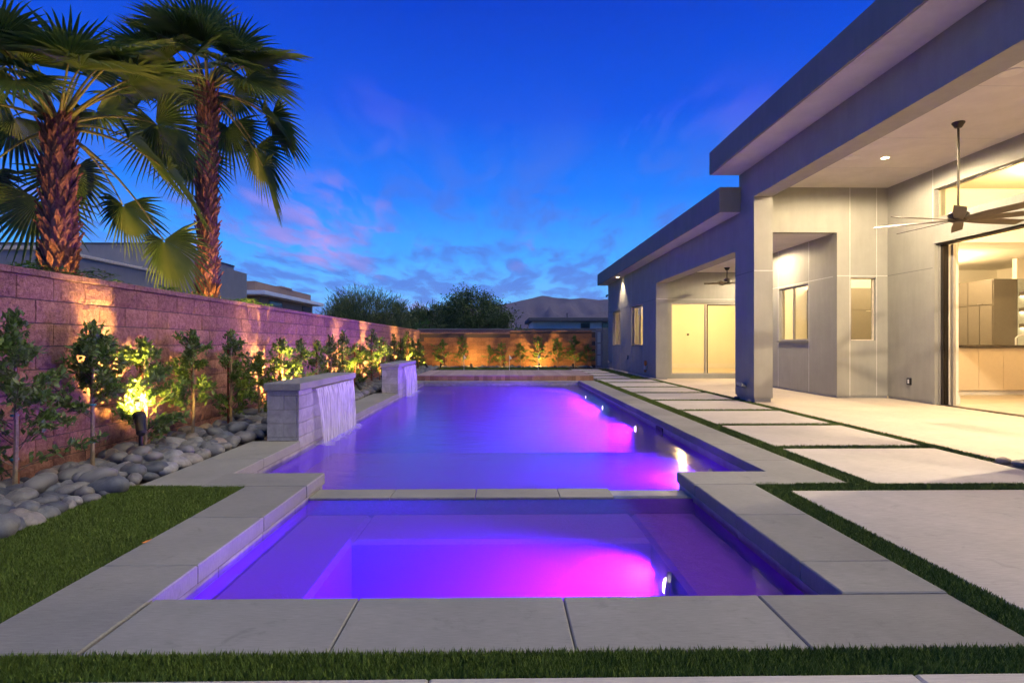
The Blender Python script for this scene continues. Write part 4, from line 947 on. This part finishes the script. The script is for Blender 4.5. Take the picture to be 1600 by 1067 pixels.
# ------------------------------------------------------------------ landscape spotlights
def upl(loc, target, pw, label, big=False, spot=136):
    t = thing('spotlight', loc, label, 'spotlight', 'garden spotlights'); p = Vector(loc); d = (Vector(target)-p).normalized(); s_ = 1.15 if big else 1
    link('spike', MB().tube([p+Vector((0,0,-.34*s_)), p+Vector((0,0,-.02))], .014*s_, 8), M['black'], t)
    q = d.to_track_quat('Z','Y').to_euler()
    link('barrel', MB().lathe([(.025,-.10),(.038,-.085),(.042,.07),(.050,.085),(.050,.12),(.042,.12),(.040,.06)], 16), M['black'], t, loc=loc, rot=q).scale = (s_,)*3
    link('lens', MB().lathe([(.038,.055),(.036,.062)], 14), M['warm_lens'], t, loc=loc, rot=q).scale = (s_,)*3
    lamp('warm_light', 'SPOT', p+d*.18*s_, pw*WARM_W, UPC, t, target=target, size=.03, spot=spot, blend=.9)
upl((-3.52, 5.80, .36), (-3.98, 6.4, 1.05), 250, 'black spotlight between the second shrub and the glowing one', True)
for i, (y, pw, lab) in enumerate(((9.9,90,'spotlight hidden among shrubs behind the nearer waterfall'),(17.0,95,'spotlight among shrubs behind the farther waterfall'),(22.2,80,'spotlight among shrubs beside the deck'),(26.6,90,'spotlight among shrubs in the far left corner'),(14.0,60,'weak spotlight between the waterfalls'))):
    upl((-3.38, y, .14), (-4.0, y+.35, 1.0), pw*2.3, lab)
for x, pw, lab in ((-2.9,14,'leftmost spotlight in front of the far wall'),(-1.45,36,'second spotlight from the left before the far wall'),(.1,14,'middle spotlight in front of the far wall'),(1.78,62,'spotlight under the brightly lit far shrub'),(3.4,8,'rightmost spotlight in front of the far wall')):
    upl((x, 28.0, .10), (x+.05, 29.2, .75), pw*1.35, lab)
upl((-5.9, 8.0, .15), (-6.3, 8.7, 3.0), 190, 'spotlight at the near palm foot behind the wall'); upl((-5.3, 11.0, .15), (-5.7, 11.6, 4.0), 250, 'spotlight at the far palm foot behind the wall')

# ------------------------------------------------------------------ small things
for px, Y, lab in ((725,23.4,'left white putting flag'),(796,23.0,'middle white putting flag behind the deck'),(841,24.5,'right white putting flag before the lit shrub')):
    x = (px-784)/FPX*Y; t = thing('putting_flag', (x,Y,0), lab, 'flag', 'putting flags'); link('pole', MB().tube([(x,Y,-.02),(x,Y,.70)], .008, 6), M['white'], t)
    link('pennant', MB().add([(x,Y,.70),(x,Y,.54),(x+.10,Y+.03,.56),(x+.05,Y,.64),(x,Y+.004,.70),(x,Y+.004,.54),(x+.10,Y+.034,.56),(x+.05,Y+.004,.64)], [(0,1,2,3),(7,6,5,4),(0,4,5,1),(1,5,6,2),(2,6,7,3),(3,7,4,0)]), M['white'], t)
gt = thing('garden_gate', (4.78, 28.9, 0), 'grey metal gate with three frosted panes beside the house', 'gate')
link('frame', MB().box(4.62, 4.70, 28.85, 28.93, -.05, 1.86).box(4.86, 4.94, 28.85, 28.93, -.05, 1.86).box(4.70, 4.86, 28.86, 28.92, 1.72, 1.86).box(4.70, 4.86, 28.86, 28.92, 1.14, 1.20).box(4.70, 4.86, 28.86, 28.92, .56, .62).box(4.70, 4.86, 28.86, 28.92, -.02, .08), M['n_grey'], gt)
for z in (.62, 1.20, .08): link('pane', MB().box(4.70, 4.86, 28.88, 28.90, z, z+(.52 if z > .6 else .48)), M['frosted'], gt)
link('post_wall', MB().box(4.94, 5.6, 28.7, 28.95, -.05, 1.92), M['stucco'], gt)
def outlet(loc, nrm, label):
    t = thing('outlet_box', loc, label, 'outlet', 'wall outlet boxes'); x,y,z = loc
    if nrm == 'x': link('cover', MB().slab(x-.03, x, y-.05, y+.05, z-.07, z+.07, .006), M['black'], t); link('face', MB().box(x-.034, x-.03, y-.02, y+.02, z-.04, z+.04), M['white'], t)
outlet((XS-.001, 11.62, .40), 'x', 'small black outlet box low on the patio wall'); outlet((XF-.001, 23.0, .62), 'x', 'small outlet box low on the far house wall')
cm = thing('security_camera', (4.9, 27.2, 3.2), 'small dark camera under the roof at the far house corner', 'camera'); link('mount', MB().box(4.86, 4.949, 27.22, 27.28, 3.36, 3.42), M['black'], cm); link('body', MB().tube([(4.87,27.3,3.37),(4.83,27.05,3.33)], .045, 10), M['black'], cm)
pp = thing('conduit_stub', (4.88, 19.9, .35), 'orange and white pipe stub leaning on the far house wall', 'pipe'); link('pipe', MB().tube([(4.93,20.15,.20),(4.84,19.75,.55)], .045, 10), M['orange_pipe'], pp); link('sleeve', MB().tube([(4.905,20.05,.29),(4.87,19.88,.44)], .048, 10), M['white'], pp)
def flood(y, label):
    t = thing('wall_flood_lamp', (XF, y, .3), label, 'flood lamp', 'unlit wall flood lamps'); link('mount', MB().lathe([(.05,-.01),(.05,.02)], 12), M['n_grey'], t, loc=(XF-.02,y,.30), rot=(0,R(-90),0))
    for s_ in (-1,1): link('head', MB().tube([(XF-.05,y+.05*s_,.30),(XF-.16,y+.10*s_,.33)], [.03,.045], 10), M['n_grey'], t)
flood(11.85, 'twin head flood lamp low on the near column'); flood(26.5, 'twin head flood lamp low on the far house wall')
lf = thing('dry_leaf', (-2.02, 3.5, 0), 'curled dry leaf on the left coping edge', 'leaf'); link('blade', MB().add([(-2.06,3.40,.02),(-2.045,3.42,.014),(-2.03,3.46,.024),(-2.055,3.44,.02)], [(0,1,2,3)]), M['orange_pipe'], lf)

# ------------------------------------------------------------------ haze
hz = Mat('haze_air'); hz.t.nodes.remove(hz.p); pv = hz.n('ShaderNodeVolumePrincipled'); pv.inputs['Color'].default_value = (.74,.78,1,1); pv.inputs['Density'].default_value = HAZE; hz.l(pv.outputs[0], hz.out.inputs['Volume'])
if HAZE: link('haze', MB().box(-7000, 7000, -3500, 9500, -2, 420), hz.m, kind='stuff')
